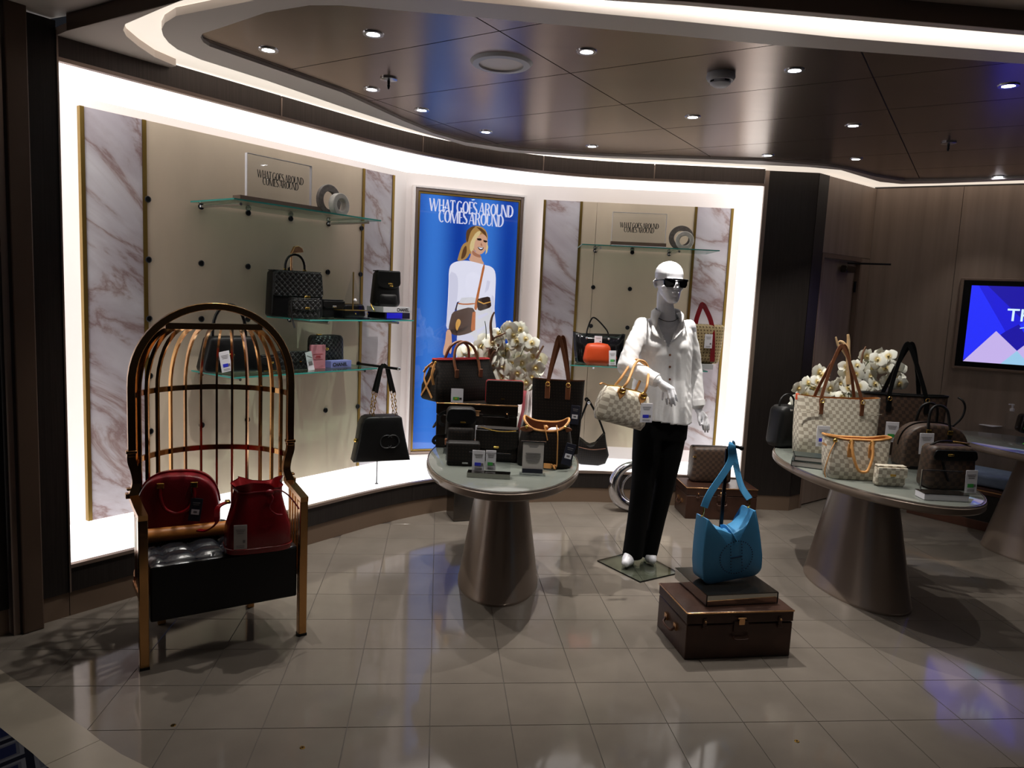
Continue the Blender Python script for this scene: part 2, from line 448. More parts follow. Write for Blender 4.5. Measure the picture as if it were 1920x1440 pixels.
def tag(o, label, cat, group=None):
    o['label'] = label; o['category'] = cat
    if group: o['group'] = group
    return o
def thing(name, label, cat, loc=(0, 0, 0), rz=0.0, group=None, rx=0.0):
    o = bpy.data.objects.new(name, None); COL.objects.link(o); o.empty_display_size = .1
    o.location = loc; o.rotation_euler = (rx, 0, rz)
    return tag(o, label, cat, group)
def struct(name, loc=(0, 0, 0)):
    o = bpy.data.objects.new(name, None); COL.objects.link(o); o.location = loc; o['kind'] = 'structure'
    return o
def dup(root, loc, rz, label, group=None):
    r = root.copy(); COL.objects.link(r); r.location = loc; r.rotation_euler = (0, 0, rz); r['label'] = label
    if group: r['group'] = group
    for ch in list(root.children):
        c = ch.copy(); COL.objects.link(c); c.parent = r
        for g in list(ch.children):
            d = g.copy(); COL.objects.link(d); d.parent = c
    return r
def spline(pts, n=8):                                    # smooth path through points
    P = [Vector(p) for p in pts]; out = []
    for i in range(len(P) - 1):
        p0 = P[max(0, i - 1)]; p1 = P[i]; p2 = P[i + 1]; p3 = P[min(len(P) - 1, i + 2)]
        for k in range(n):
            t = k / n
            out.append(.5 * ((2 * p1) + (-p0 + p2) * t + (2 * p0 - 5 * p1 + 4 * p2 - p3) * t * t + (-p0 + 3 * p1 - 3 * p2 + p3) * t ** 3))
    out.append(P[-1]); return out
def arc(x0, x1, z0, h, y=0.0, n=14, p=.75):
    return [((x0 + x1) / 2 - (x1 - x0) / 2 * math.cos(math.pi * k / n), y, z0 + h * math.sin(math.pi * k / n) ** p) for k in range(n + 1)]
def local(o, P):                                        # world point -> the thing's own frame (things turn about z only)
    d = Vector(P) - Vector(o.location); a = -o.rotation_euler.z
    return Vector((d.x * math.cos(a) - d.y * math.sin(a), d.x * math.sin(a) + d.y * math.cos(a), d.z))
def text_mesh(body, size, shear=0, bold=0.0, ex=.0006):
    cu = bpy.data.curves.new('lettering', 'FONT'); cu.body = body; cu.size = size; cu.align_x = 'CENTER'; cu.offset = bold; cu.extrude = ex
    o = bpy.data.objects.new('lettering', cu); COL.objects.link(o)
    bpy.context.view_layer.update()
    me = bpy.data.meshes.new_from_object(o.evaluated_get(bpy.context.evaluated_depsgraph_get()))
    bpy.data.objects.remove(o); bpy.data.curves.remove(cu)
    return me
def lettering(name, body, size, m, parent, loc, rot=(R(90), 0, 0), bold=0.0, sx=1.0):
    me = text_mesh(body, size, bold=bold); me.materials.clear(); me.materials.append(M[m] if isinstance(m, str) else m)
    o = bpy.data.objects.new(name, me); COL.objects.link(o); o.parent = parent; o.location = loc; o.rotation_euler = rot; o.scale = (sx, 1, 1)
    return o
# display capitals with thick stems and hairlines; each glyph is a list of polygons in a 1-high box
def _half(cx, w, z0, z1, t, a0, a1, n=10, th=.075):       # elliptical band: thickness t at the sides, th at top and bottom
    rx, rz, cz = w, (z1 - z0) / 2, (z0 + z1) / 2; o, i = [], []
    for k in range(n + 1):
        a = a0 + (a1 - a0) * k / n
        o.append((cx + rx * math.cos(a), cz + rz * math.sin(a))); i.append((cx + (rx - t) * math.cos(a), cz + (rz - th) * math.sin(a)))
    return [[o[k], o[k + 1], i[k + 1], i[k]] for k in range(n)]
def _rect(x0, z0, x1, z1): return [[(x0, z0), (x1, z0), (x1, z1), (x0, z1)]]
def _dia(x0, x1, t, z0=0, z1=1): return [[(x0, z0), (x0 + t, z0), (x1 + t, z1), (x1, z1)]]
PI = math.pi
GLYPH = {
    'W': (1.0, _dia(.22, .0, .15) + _dia(.25, .46, .07) + _dia(.6, .40, .15) + _dia(.64, .9, .07)),
    'H': (.62, _rect(.04, 0, .19, 1) + _rect(.43, 0, .58, 1) + _rect(.1, .48, .5, .54)),
    'A': (.66, _dia(.0, .3, .07) + _dia(.46, .24, .17) + _rect(.12, .3, .5, .35)),
    'T': (.52, _rect(.18, 0, .34, 1) + _rect(0, .92, .52, 1) + _rect(0, .8, .04, 1) + _rect(.48, .8, .52, 1)),
    'G': (.66, _half(.33, .33, 0, 1, .17, .25 * PI, 1.8 * PI, 16) + _rect(.44, 0.08, .6, .45) + _rect(.38, .42, .66, .46)),
    'O': (.68, _half(.34, .34, 0, 1, .18, 0, 2 * PI, 22)),
    'E': (.5, _rect(.04, 0, .2, 1) + _rect(.04, .92, .48, 1) + _rect(.04, 0, .5, .08) + _rect(.1, .48, .38, .53) + _rect(.44, .8, .48, 1) + _rect(.46, 0, .5, .2)),
    'S': (.5, _half(.25, .24, .47, 1, .15, .2 * PI, 1.35 * PI, 10) + _half(.25, .25, 0, .53, .16, -.8 * PI, .42 * PI, 10) + [[(.08, .6), (.2, .7), (.42, .4), (.3, .32)]]),
    'R': (.64, _rect(.04, 0, .2, 1) + _half(.26, .3, .46, 1, .16, -.5 * PI, .5 * PI, 10) + _rect(.15, .95, .27, 1) + _rect(.15, .46, .27, .51) + _dia(.46, .26, .16, 0, .5)),
    'U': (.62, _rect(.03, .25, .19, 1) + _rect(.53, .25, .58, 1) + _half(.305, .275, 0, .55, .12, PI, 2 * PI, 12)),
    'N': (.68, _rect(.03, 0, .11, 1) + _rect(.56, 0, .63, 1) + _dia(.46, .03, .17)),
    'D': (.68, _rect(.04, 0, .2, 1) + _half(.24, .42, 0, 1, .18, -.5 * PI, .5 * PI, 12) + _rect(.15, .95, .25, 1) + _rect(.15, 0, .25, .05)),
    'C': (.62, _half(.33, .33, 0, 1, .17, .28 * PI, 1.72 * PI, 16) + _rect(.5, .66, .55, .93)),
    'M': (.88, _rect(.02, 0, .09, 1) + _dia(.34, .02, .16) + _dia(.36, .66, .07) + _rect(.66, 0, .82, 1)),
    ' ': (.22, []),
}
def display_lines(lines, width, lead=.86, track=-.045):    # polygons (x, z) centred on 0, first line on top
    def wid(t): return sum(GLYPH[c][0] + track for c in t)
    k = width / max(wid(t) for t in lines); out = []
    for r, t in enumerate(lines):
        x = -wid(t) / 2
        for c in t:
            for p in GLYPH[c][1]:
                out.append([((x + q[0]) * k, (q[1] - r * lead) * k) for q in p])
            x += GLYPH[c][0] + track
    return out
def tag_part(parent, P, w=.045, h=.08, foil='holo_green', rz=0.0, tilt=0.0, dark=False, name='price_tag'):
    """a swing tag hung on a bag: card > printed foil, two lines of print"""
    c = MB().box((0, 0, 0), (w, .002, h)).build(name, 'navy_card' if dark else 'white_card', parent, bevel=.002)
    c.location = P; c.rotation_euler = (0, tilt, rz)
    if dark:
        MB().box((0, -.0015, -.01), (w * .66, .001, h * .22)).build('sticker', 'white_card', c)
        MB().box((0, -.0022, -.01), (w * .3, .0006, h * .08)).box((0, -.0014, h * .3), (w * .6, .0006, h * .04)).box((0, -.0014, h * .22), (w * .5, .0006, h * .03)).build('print', 'grey_ink', c)
    else:
        if foil: MB().box((-w * .05, -.0016, -h * .18), (w * .5, .001, h * .16)).build('foil', foil, c)
        pr = MB().box((w * .28, -.0016, -h * .18), (w * .2, .0008, h * .12))
        for k in range(3): pr.box((0, -.0014, h * (.3 - .07 * k)), (w * (.7 - .1 * k), .0006, h * .022))
        for k in range(2): pr.box((0, -.0014, h * (-.36 - .06 * k)), (w * .6, .0006, h * .022))
        pr.build('print', 'grey_ink', c)
    return c

# =================================================================== the setting
WA = Vector((-2.016, 3.291)); WU = Vector((.59, .808)).normalized(); WN = Vector((-WU.y, WU.x))   # left display wall: start, along, into the wall
YR = 5.69                                               # front face of the right display wall
def wl(u, d=0.0):
    p = WA + WU * u + WN * d; return (p.x, p.y)
def wl3(u, d, z): return Vector((*wl(u, d), z))
def front_path(step=.06):
    I = Vector((WA.x + WU.x * ((YR - WA.y) / WU.y), YR)); tau = 1.2
    p0 = I - WU * tau; p2 = I + Vector((tau, 0)); pts = []
    n = 20
    L = (p0 - WA).length
    for k in range(int(L / step)): pts.append(WA + WU * (k * step))
    for k in range(n + 1):
        t = k / n; pts.append(p0 * (1 - t) ** 2 + I * 2 * t * (1 - t) + p2 * t * t)
    x = p2.x
    while x + step < 1.83: x += step; pts.append(Vector((x, YR)))
    pts.append(Vector((1.83, YR)))
    return pts
FP = front_path()
def offset_path(pts, d):                                # to the left of travel = into the wall
    out = []
    for i, p in enumerate(pts):
        t = (pts[min(i + 1, len(pts) - 1)] - pts[max(i - 1, 0)]).normalized()
        out.append(p + Vector((-t.y, t.x)) * d)
    return out
def wall_strip(name, m, pts, z0, z1, th, parent, bevel=0):
    b2 = offset_path(pts, th)
    rings = [[(p.x, p.y, z0), (p.x, p.y, z1), (q.x, q.y, z1), (q.x, q.y, z0)] for p, q in zip(pts, b2)]
    return MB().loops(rings).build(name, m, parent, bevel=bevel, smooth=30)
def nearest(x, y):
    return min(range(len(FP)), key=lambda i: (FP[i].x - x) ** 2 + (FP[i].y - y) ** 2)
seams = [0] + [nearest(*PZ(px, py, 2.56)[:2]) for px, py in ((531, 200), (787, 270), (1017, 308), (1225, 322))] + [len(FP) - 1]

wall = struct('wall_back')
for a, b2 in zip(seams[:-1], seams[1:]):
    seg = [p.copy() for p in FP[a:b2 + 1]]
    t0 = (seg[1] - seg[0]).normalized(); t1 = (seg[-1] - seg[-2]).normalized()
    seg[0] += t0 * .004; seg[-1] -= t1 * .004
    wall_strip('fascia_panel', 'fascia', seg, 2.515, 2.622, .03, wall)
    wall_strip('plinth_panel', 'black_wood', seg, .118, .232, .03, wall)
    e = seg[-1] + t1 * .004
    if b2 != len(FP) - 1:
        box('seam_trim', 'trim_bronze', (e.x - t1.y * .012, e.y + t1.x * .012, 2.563), (.008, .03, .098), wall, math.atan2(t1.y, t1.x))
        box('seam_trim', 'black_wood', (e.x - t1.y * .016, e.y + t1.x * .016, .175), (.008, .03, .114), wall, math.atan2(t1.y, t1.x))
wall_strip('edge_trim', 'trim_bronze', offset_path(FP, -.004), 2.497, 2.514, .03, wall)
wall_strip('edge_trim', 'trim_bronze', offset_path(FP, -.006), .233, .25, .03, wall)
bb = struct('baseboard_back')
wall_strip('skirting', 'skirting', offset_path(FP, .006), 0.0, .115, .03, bb)
# back of the display recess
BACK = [Vector(wl(-.03, .6)), Vector((-.89, 5.85)), Vector((.066, 6.2)), Vector((1.84, 6.2))]
inner = offset_path(FP, .028)
wall_strip('back_panel', 'plaster', BACK, .2, 2.6, .05, wall)
hp = [(p.x, p.y) for p in inner] + [(p.x, p.y) for p in BACK[::-1]]
MB().prism(hp, 2.50, 2.53).build('light_ceiling', 'glow', wall, smooth=0)
MB().prism(hp, .20, .247).build('light_ledge', 'ledge', wall, smooth=0)
MB().prism([wl(-.02, .02), wl(0.012, .02), wl(0.012, .6), wl(-.02, .6)], .2, 2.55).build('light_jamb', 'glow', wall, smooth=0)
MB().prism([(1.822, 5.71), (1.86, 5.71), (1.86, 6.2), (1.822, 6.2)], .2, 2.55).build('light_jamb', 'glow', wall, smooth=0)

# facing panels that stand off the recess wall
def panel(name, m, a, b2, z0, z1, th=.03):              # a, b2: front corners (x, y); thickness goes into the wall
    t = (Vector(b2) - Vector(a)).normalized(); nn = Vector((-t.y, t.x)) * th
    return MB().prism([a, b2, (b2[0] + nn.x, b2[1] + nn.y), (a[0] + nn.x, a[1] + nn.y)], z0, z1)
PD, PT, PB = .33, 2.40, .335
def lpan(name, m, u0, u1, dd=0.0): return panel(name, m, wl(u0, PD - dd), wl(u1, PD - dd), PB, PT).build(name, m, wall, smooth=0)
lpan('marble_panel', 'marble', .25, .532); lpan('marble_panel', 'marble', 2.062, 2.318)
lpan('fabric_panel', 'tan', .554, 2.038)
for u0 in (.229, .533, 2.039, 2.319): lpan('gold_trim', 'gold', u0, u0 + .02, .006)
RY, RT, RB = 6.07, 2.37, .375
def rpan(name, m, x0, x1, dd=0.0): return panel(name, m, (x0, RY - dd), (x1, RY - dd), RB, RT).build(name, m, wall, smooth=0)
rpan('marble_panel', 'marble', .208, .482); rpan('marble_panel', 'marble', 1.43, 1.70)
rpan('fabric_panel', 'tan', .503, .618); rpan('fabric_panel', 'tan', .621, 1.408)
for x0 in (.187, .483, 1.409, 1.701): rpan('gold_trim', 'gold', x0, x0 + .02, .006)
# panel carriers with their light strips, hidden behind the facing
MB().prism([wl(.35, PD + .031), wl(2.2, PD + .031), wl(2.2, .6), wl(.35, .6)], .5, 2.25).build('panel_carrier', 'plaster', wall, smooth=0)
MB().prism([(.3, RY + .031), (1.6, RY + .031), (1.6, 6.2), (.3, 6.2)], .5, 2.25).build('panel_carrier', 'plaster', wall, smooth=0)
led_s = M['cove_led']
for u0 in (.28, 2.27): MB().prism([wl(u0, PD + .035), wl(u0 + .02, PD + .035), wl(u0 + .02, PD + .05), wl(u0, PD + .05)], .4, 2.3).build('led_strip', led_s, wall, smooth=0)
for x0 in (.235, 1.64): MB().prism([(x0, RY + .035), (x0 + .02, RY + .035), (x0 + .02, RY + .05), (x0, RY + .05)], .45, 2.3).build('led_strip', led_s, wall, smooth=0)
# sockets in the fabric for shelf bars
sk = MB().lathe([(.0165, 0), (.0175, .006), (.0145, .009), (.0125, .006)], 16).build('socket', 'steel_dark', wall)
skh = MB().lathe([(.0125, .004), (.0005, .0055)], 14).build('socket_hole', 'socket', sk)
def place_socket(P, ang, first=[True]):
    if first[0]: s, h = sk, skh; first[0] = False
    else:
        s = sk.copy(); COL.objects.link(s); s.parent = wall
        h = skh.copy(); COL.objects.link(h); h.parent = s
    s.location = P; s.rotation_euler = (R(90), 0, ang)
LANG = math.atan2(WU.y, WU.x)
for u0 in (.557, .857, 1.155, 1.455, 1.752, 2.036):
    for z in (2.0, 1.687, 1.375, 1.068, .765): place_socket(wl3(u0, PD - .0005, z), LANG)
for x0 in (.625, .925, 1.225):
    for z in (1.985, 1.69, 1.375, 1.068, .765): place_socket((x0, RY - .0005, z), 0)

# dark column at the right end of the display wall
col_p = [(1.862, YR), (2.235, YR), (2.35, 5.785), (2.35, 6.5), (1.862, 6.5)]
colm = struct('wall_column')
MB().prism([(1.83, YR - .003), (1.86, YR - .003), (1.86, 6.2), (1.83, 6.2)], .117, 2.612).build('edge_trim', 'trim_bronze', colm, smooth=0)
MB().prism([(1.862, YR), (2.233, YR), (2.233, YR + .03), (1.862, YR + .03)], .118, 2.612).build('wood_panel', 'black_wood', colm, smooth=0)
MB().prism([(2.238, YR + .002), (2.352, 5.785), (2.335, 5.81), (2.225, YR + .03)], .118, 2.612).build('wood_panel', 'black_wood', colm, smooth=0)
bc = struct('baseboard_column')
MB().prism([(1.835, YR + .004), (2.236, YR + .004), (2.35, 5.79), (2.33, 5.83), (2.22, YR + .04), (1.835, YR + .04)], 0, .117).build('skirting', 'skirting', bc, smooth=0)

# taupe veneer walls with a door in the short one
C0, C1 = Vector((2.352, 5.786)), Vector((2.945, 6.262))
T2 = (C1 - C0).normalized(); N2 = Vector((-T2.y, T2.x))
def ws(u, d=0.0): p = C0 + T2 * u + N2 * d; return (p.x, p.y)
def ws_u(px, py): p = PW(px, py, C0, C1); return (Vector((p.x, p.y)) - C0).dot(T2), p.z
SL = (C1 - C0).length
d_top = 2.015; d0, d1 = .03, .60
wr = struct('wall_right')
MB().prism([ws(0), ws(SL + .02), ws(SL + .02, .05), ws(0, .05)], d_top + .02, 2.61).build('veneer_panel', 'taupe', wr, smooth=0)
MB().prism([ws(d1 + .03), ws(SL + .02), ws(SL + .02, .05), ws(d1 + .03, .05)], 0, d_top + .017).build('veneer_panel', 'taupe', wr, smooth=0)
door = struct('door_1')
MB().prism([ws(d0, .035), ws(d1, .035), ws(d1, .075), ws(d0, .075)], .01, d_top - .02).build('door_leaf', 'taupe', door, smooth=0)
fr = MB()
for a, b2, z0, z1 in ((0, d0 - .002, 0, d_top + .018), (d1 + .003, d1 + .028, 0, d_top + .018), (d0, d1, d_top - .015, d_top + .018)):
    fr.prism([ws(a, -.004), ws(b2, -.004), ws(b2, .06), ws(a, .06)], z0, z1)
fr.build('door_frame', 'tv_frame', door, smooth=0)
cl = MB().box((*ws(.42, .0), d_top - .085), (.15, .05, .055), math.atan2(T2.y, T2.x)).build('door_closer', 'grey_mirror', door, bevel=.006)
MB().tube([(*ws(.36, -.02), d_top - .04), (*ws(.62, -.24), d_top - .035)], .008, 8).build('closer_arm', 'steel_dark', cl)
for z in (.25, 1.0, 1.75): MB().tube([(*ws(d1 - .004, .022), z), (*ws(d1 - .004, .022), z + .09)], .009, 8).build('hinge', 'steel_dark', door)
# long wall with the screen
V0 = C1; V1 = Vector((4.9, 5.19)); VT = (V1 - V0).normalized(); VN = Vector((-VT.y, VT.x))
def wv(u, d=0.0): p = V0 + VT * u + VN * d; return (p.x, p.y)
VL = (V1 - V0).length
k = 0; u0 = 0.0
for u1 in (.62, 1.28, VL):
    MB().prism([wv(u0 + .0015), wv(u1 - .0015), wv(u1 - .0015, .05), wv(u0 + .0015, .05)], .1, 2.61).build('veneer_panel', 'taupe', wr, smooth=0); u0 = u1
MB().prism([wv(-.02, .052), wv(VL, .052), wv(VL, .06), wv(-.02, .06)], .0, 2.63).build('panel_backing', 'bench_dark', wr, smooth=0)
br = struct('baseboard_right')
MB().prism([wv(0, .012), wv(VL, .012), wv(VL, .04), wv(0, .04)], 0, .1).build('skirting', 'bench_dark', br, smooth=0)

# end of the display wall beside the photographer: dark panel, pilaster, dark panel
wlft = struct('wall_left')
MB().prism([wl(-.003), wl(-.128), wl(-.128, .03), wl(-.003, .03)], .117, 2.66).build('wood_panel', 'black_wood', wlft, smooth=0)
MB().prism([wl(-.003, -.006), wl(.004, -.006), wl(.004, .03), wl(-.003, .03)], .117, 2.62).build('edge_trim', 'trim_bronze', wlft, smooth=0)
MB().prism([wl(-.13, -.05), wl(-.215, -.05), wl(-.215, .03), wl(-.13, .03)], 0, 2.72).build('pilaster', 'pilaster', wlft, bevel=.006, smooth=0)
MB().prism([wl(-.22, -.03), wl(-.245, -.03), wl(-.245, .03), wl(-.22, .03)], 0, 2.72).build('pilaster_edge', 'trim_bronze', wlft, smooth=0)
MB().prism([wl(-.25), wl(-1.8), wl(-1.8, .03), wl(-.25, .03)], .117, 2.72).build('wood_panel', 'black_wood', wlft, smooth=0)
blf = struct('baseboard_left')
for a, b2 in ((-.003, -.128), (-.25, -1.8)):
    MB().prism([wl(a, .006), wl(b2, .006), wl(b2, .03), wl(a, .03)], 0, .116).build('skirting', 'skirting', blf, smooth=0)

# ------------------------------------------------------------------ floor: separate tiles over a grout bed, stone border, carpet
def clip_poly(subj, cell):                               # Sutherland-Hodgman, convex counter-clockwise cell
    out = list(subj)
    for i in range(len(cell)):
        a, b2 = cell[i], cell[(i + 1) % len(cell)]; inp = out; out = []
        if not inp: break
        def side(p): return (b2[0] - a[0]) * (p[1] - a[1]) - (b2[1] - a[1]) * (p[0] - a[0])
        for j in range(len(inp)):
            p, q = inp[j - 1], inp[j]; sp, sq = side(p), side(q)
            if sq >= 0:
                if sp < 0: t = sp / (sp - sq); out.append((p[0] + (q[0] - p[0]) * t, p[1] + (q[1] - p[1]) * t))
                out.append(q)
            elif sp >= 0: t = sp / (sp - sq); out.append((p[0] + (q[0] - p[0]) * t, p[1] + (q[1] - p[1]) * t))
    return out
def area2(p): return abs(sum(p[i - 1][0] * p[i][1] - p[i][0] * p[i - 1][1] for i in range(len(p)))) / 2
border_in = [(-3.2, 3.60), (-2.6, 3.19), (-2.002, 2.794), (-1.70, 2.597), (-1.438, 2.424), (-1.36, 2.368), (-1.25, 2.298), (-1.124, 2.234), (-.95, 2.165), (-.75, 2.10), (-.45, 2.03), (-.1, 1.985), (.4, 1.965), (5.2, 1.965)]
bi = [Vector(p) for p in border_in]
bo = [p - q for p, q in zip(bi, [Vector((o.x - p.x, o.y - p.y)) for p, o in zip(bi, offset_path(bi, .175))])]
floor = struct('floor')
TS, YAW, TU, TV = .29946, -.1028, -1.4785, 2.5521
region = [(p.x, p.y) for p in bi] + [(5.2, 7.0), (-3.2, 7.0)]
rb = [(p.x, p.y) for p in bi] + [(5.2, 7.0), (-3.2, 7.0)]
MB().prism(rb, -.04, -.0025).build('grout_bed', 'grout', floor, smooth=0)
ca, sa = math.cos(YAW), math.sin(YAW)
def g2w(uu, vv): return (uu * ca + vv * sa, -uu * sa + vv * ca)
cells = []
for i in range(-8, 24):
    for j in range(-4, 18):
        g = .0013
        cell = [g2w(TU + (i + a) * TS + ga, TV + (j + c) * TS + gc) for a, c, ga, gc in ((0, 0, g, g), (1, 0, -g, g), (1, 1, -g, -g), (0, 1, g, -g))]
        p = clip_poly(region, cell)
        if len(p) < 3 or area2(p) < .002: continue
        cx_, cy_ = sum(q[0] for q in p) / len(p), sum(q[1] for q in p) / len(p)
        # keep what the room holds: in front of the display walls
        if (Vector((cx_, cy_)) - WA).dot(WN) > .12 or cy_ > 6.6: continue
        seen = abs(cx_) < .72 * cy_ + .15 and cy_ < 5.95
        cells.append((0 if seen else 1, cx_ * cx_ + cy_ * cy_, p))
cells.sort(key=lambda c: (c[0], c[1]))
def tile_mb(p, mb=None):
    mb = mb or MB(); n = len(p)
    cx_, cy_ = sum(q[0] for q in p) / n, sum(q[1] for q in p) / n
    e = [(q[0] + (cx_ - q[0]) * .004, q[1] + (cy_ - q[1]) * .004) for q in p]
    vs = [(q[0], q[1], -.01) for q in p] + [(q[0], q[1], -.0008) for q in p] + [(q[0], q[1], 0) for q in e]
    fs = [tuple(range(2 * n, 3 * n))] + [(k2 + i, k2 + (i + 1) % n, k2 + n + (i + 1) % n, k2 + n + i) for k2 in (0, n) for i in range(n)]
    return mb.add(vs, fs)
for c in cells[:292]: tile_mb(c[2]).build('tile', 'tile', floor, smooth=0)
rest = MB()
for c in cells[292:]: tile_mb(c[2], rest)
o = rest.build('far_tiles', 'tile', floor, smooth=0); o['kind'] = 'stuff'
# curved stone border in lengths
stn = struct('trim_1')
cuts = [0, 1, 2, 5, 8, 11, 13]
cutp = PZ(185, 1391)
for a, b2 in zip(cuts[:-1], cuts[1:]):
    q = [(p.x, p.y) for p in bi[a:b2 + 1]] + [(p.x, p.y) for p in bo[a:b2 + 1][::-1]]
    cx_, cy_ = sum(p[0] for p in q) / len(q), sum(p[1] for p in q) / len(q)
    q = [(p[0] + (cx_ - p[0]) * .004, p[1] + (cy_ - p[1]) * .004) for p in q]
    MB().prism(q, -.02, .0005).build('border_stone', 'stone', stn, smooth=0)
cp = [(p.x, p.y) for p in bo] + [(5.2, -3.0), (-4.5, -3.0), (-4.5, 3.2)]
carp = MB().prism(cp, -.03, .002).build('carpet', 'carpet', smooth=0)
tag(carp, 'dark blue carpet with grey diamond pattern beyond the stone border', 'carpet')
# brass floor eyelets
for k, (px, py) in enumerate(((325, 1360), (567, 1402), (1494, 1390))):
    P = PZ(px, py)
    e = MB().lathe([(.004, .0006), (.0045, .002), (.008, .002), (.0095, .0004)], 14).build('floor_eyelet', 'gold_hw', loc=(P.x, P.y, 0))
    MB().lathe([(.0042, .0003), (.0041, .0012)], 12).build('eyelet_hole', 'socket', e)
    tag(e, ('small brass eyelet in the floor tiles nearest the stone border', 'small brass eyelet in the floor straight in front of the bird-cage chair', 'small brass eyelet in the floor in front of the blue bag trunk')[k], 'floor fitting', 'brass floor eyelets')

# ------------------------------------------------------------------ ceiling: raised bronze panels inside a grey lip, light trench, soffit
ceil = struct('ceiling')
ZL, ZG = 2.60, 2.615
def pth(pts, z): return [tuple(PZ(x, y, z)[:2]) for x, y in pts]
lip_out = pth([(520, -8), (330, 30), (309, 43), (303, 55), (306, 67), (316, 80), (333, 93), (377, 112), (500, 151), (640, 200), (787, 248), (873, 273), (940, 284), (1017, 290), (1150, 297), (1280, 302), (1400, 308), (1513, 313), (1577, 319), (1613, 330), (1650, 341), (1690, 345), (1760, 344), (1920, 338)], ZL)
lip_out += [(4.6, 4.9), (4.6, 3.45)] + pth([(1920, 99), (1570, 70), (1280, 40), (853, 0)], ZL)
lip_in = pth([(640, 10), (580, 10), (500, 23), (420, 50), (380, 63), (376, 70), (381, 79), (393, 87), (467, 113), (640, 173), (757, 227), (813, 250), (873, 267), (973, 282), (1140, 293), (1280, 297), (1430, 302), (1553, 312), (1590, 318), (1640, 331), (1697, 340), (1790, 339), (1920, 334)], ZL)
lip_in += [(4.5, 4.9), (4.5, 3.55)] + pth([(1920, 120), (1457, 85), (1280, 68), (890, 32)], ZL)
def ring_mesh(outer, inner, z0, z1):                      # band between two loops, triangulated
    bm = bmesh.new(); loops = []
    for P in (outer, inner):
        vs = [bm.verts.new((p[0], p[1], 0)) for p in P]
        loops += [bm.edges.new((vs[i - 1], vs[i])) for i in range(len(vs))]
    bmesh.ops.triangle_fill(bm, edges=loops, use_beauty=True)
    bm.verts.index_update()
    base = [v.co.copy() for v in bm.verts]; faces = [tuple(v.index for v in f.verts) for f in bm.faces]; bm.free()
    n = len(base); mb = MB()
    vs = [(p.x, p.y, z0) for p in base] + [(p.x, p.y, z1) for p in base]
    fs = faces + [tuple(i + n for i in f[::-1]) for f in faces]
    k = 0
    for P in (outer, inner):
        m2 = len(P); fs += [(k + i, k + (i + 1) % m2, n + k + (i + 1) % m2, n + k + i) for i in range(m2)]; k += m2
    return mb.add(vs, fs)
ring_mesh(lip_out, lip_in, ZL, 2.632).build('ceiling_lip', 'lip', ceil, smooth=0)
# bronze panels on a .59 x 1.2 grid turned with the display wall
ga, gb = Vector((.534, .845)), Vector((.845, -.534))
def gw(s, t): p = ga * s + gb * t; return (p.x, p.y)
MB().prism(lip_in, ZG + .006, ZG + .02).build('panel_backing', 'ceil_gap', ceil, smooth=0)
for i in range(-3, 8):
    for j in range(-3, 6):
        g = .003; s0, t0 = 2.508 + i * .59, -1.72 + j * 1.2
        cell = [gw(s0 + g, t0 + g), gw(s0 + g, t0 + 1.2 - g), gw(s0 + .59 - g, t0 + 1.2 - g), gw(s0 + .59 - g, t0 + g)]
        if sum(cell[q - 1][0] * cell[q][1] - cell[q][0] * cell[q - 1][1] for q in range(4)) < 0: cell = cell[::-1]
        p = clip_poly(lip_in, cell)
        if len(p) >= 3 and area2(p) > .003: MB().prism(p, ZG, ZG + .01).build('ceiling_panel', 'ceil', ceil, smooth=0)
# trench roof (lit diffuser) over the whole ceiling field, and LED line on the near side
TRENCH = pth([(170, 56), (345, 6), (480, -30), (853, -18), (1123, -3), (1280, 7), (1600, 34), (1920, 62)], 2.60) + [(4.6, 3.2), (5.2, 7.0), wl(3.4, .2), wl(.2, .02)]
MB().prism(TRENCH, 2.634, 2.65).build('light_trench', 'cove', ceil, smooth=0)
near = [Vector(PZ(x, y, 2.63)[:2]) for x, y in ((640, -24), (853, -9), (1123, 7), (1280, 20), (1600, 46), (1920, 76))] + [Vector((4.6, 3.3))]
rg = []
for p, q in zip(near, offset_path(near, .075)): rg.append([(p.x, p.y - .02, 2.628), (q.x, q.y, 2.628), (q.x, q.y, 2.633), (p.x, p.y - .02, 2.633)])
MB().loops(rg).build('light_line', 'cove_led', ceil, smooth=0)
# soffit around the trench on the left and on the near side
sin_ = pth([(235, 45), (231, 56), (237, 68), (260, 87), (290, 107), (330, 124)], 2.60)
sin_ = [tuple(p) for p in sin_]
near_edge = pth([(300, 17), (347, -2), (480, -25), (853, -13), (1123, 0), (1280, 10), (1600, 38), (1920, 66)], 2.60)
soff_out = pth([(125, 58), (345, 0), (480, -36), (853, -22), (1123, -7), (1280, 3), (1600, 30), (1920, 58)], 2.60)
soff = [wl(.5, .01)] + [tuple(p) for p in sin_[::-1]] + [tuple(p) for p in near_edge] + [(4.6, 3.2), (4.6, 3.15)] + [tuple(p) for p in soff_out[::-1]] + [wl(0, .01)]
bm = bmesh.new(); vs = [bm.verts.new((p[0], p[1], 0)) for p in soff]; bm.faces.new(vs); bmesh.ops.triangulate(bm, faces=bm.faces[:]); bm.verts.index_update()
base = [v.co.copy() for v in bm.verts]; faces = [tuple(v.index for v in f.verts) for f in bm.faces]; bm.free(); n = len(base)
sm = MB().add([(p.x, p.y, 2.60) for p in base] + [(p.x, p.y, 2.633) for p in base], faces + [tuple(i + n for i in f[::-1]) for f in faces] + [(i, (i + 1) % n, n + (i + 1) % n, n + i) for i in range(n)])
sm.build('soffit', 'soffit', ceil, smooth=0)
so = [Vector(p) for p in soff_out] + [Vector((4.6, 3.15))]
rg = [[(p.x, p.y, 2.602), (p.x, p.y - .001, 2.672), (p.x, p.y + .03, 2.672), (p.x, p.y + .03, 2.634)] for p in so]
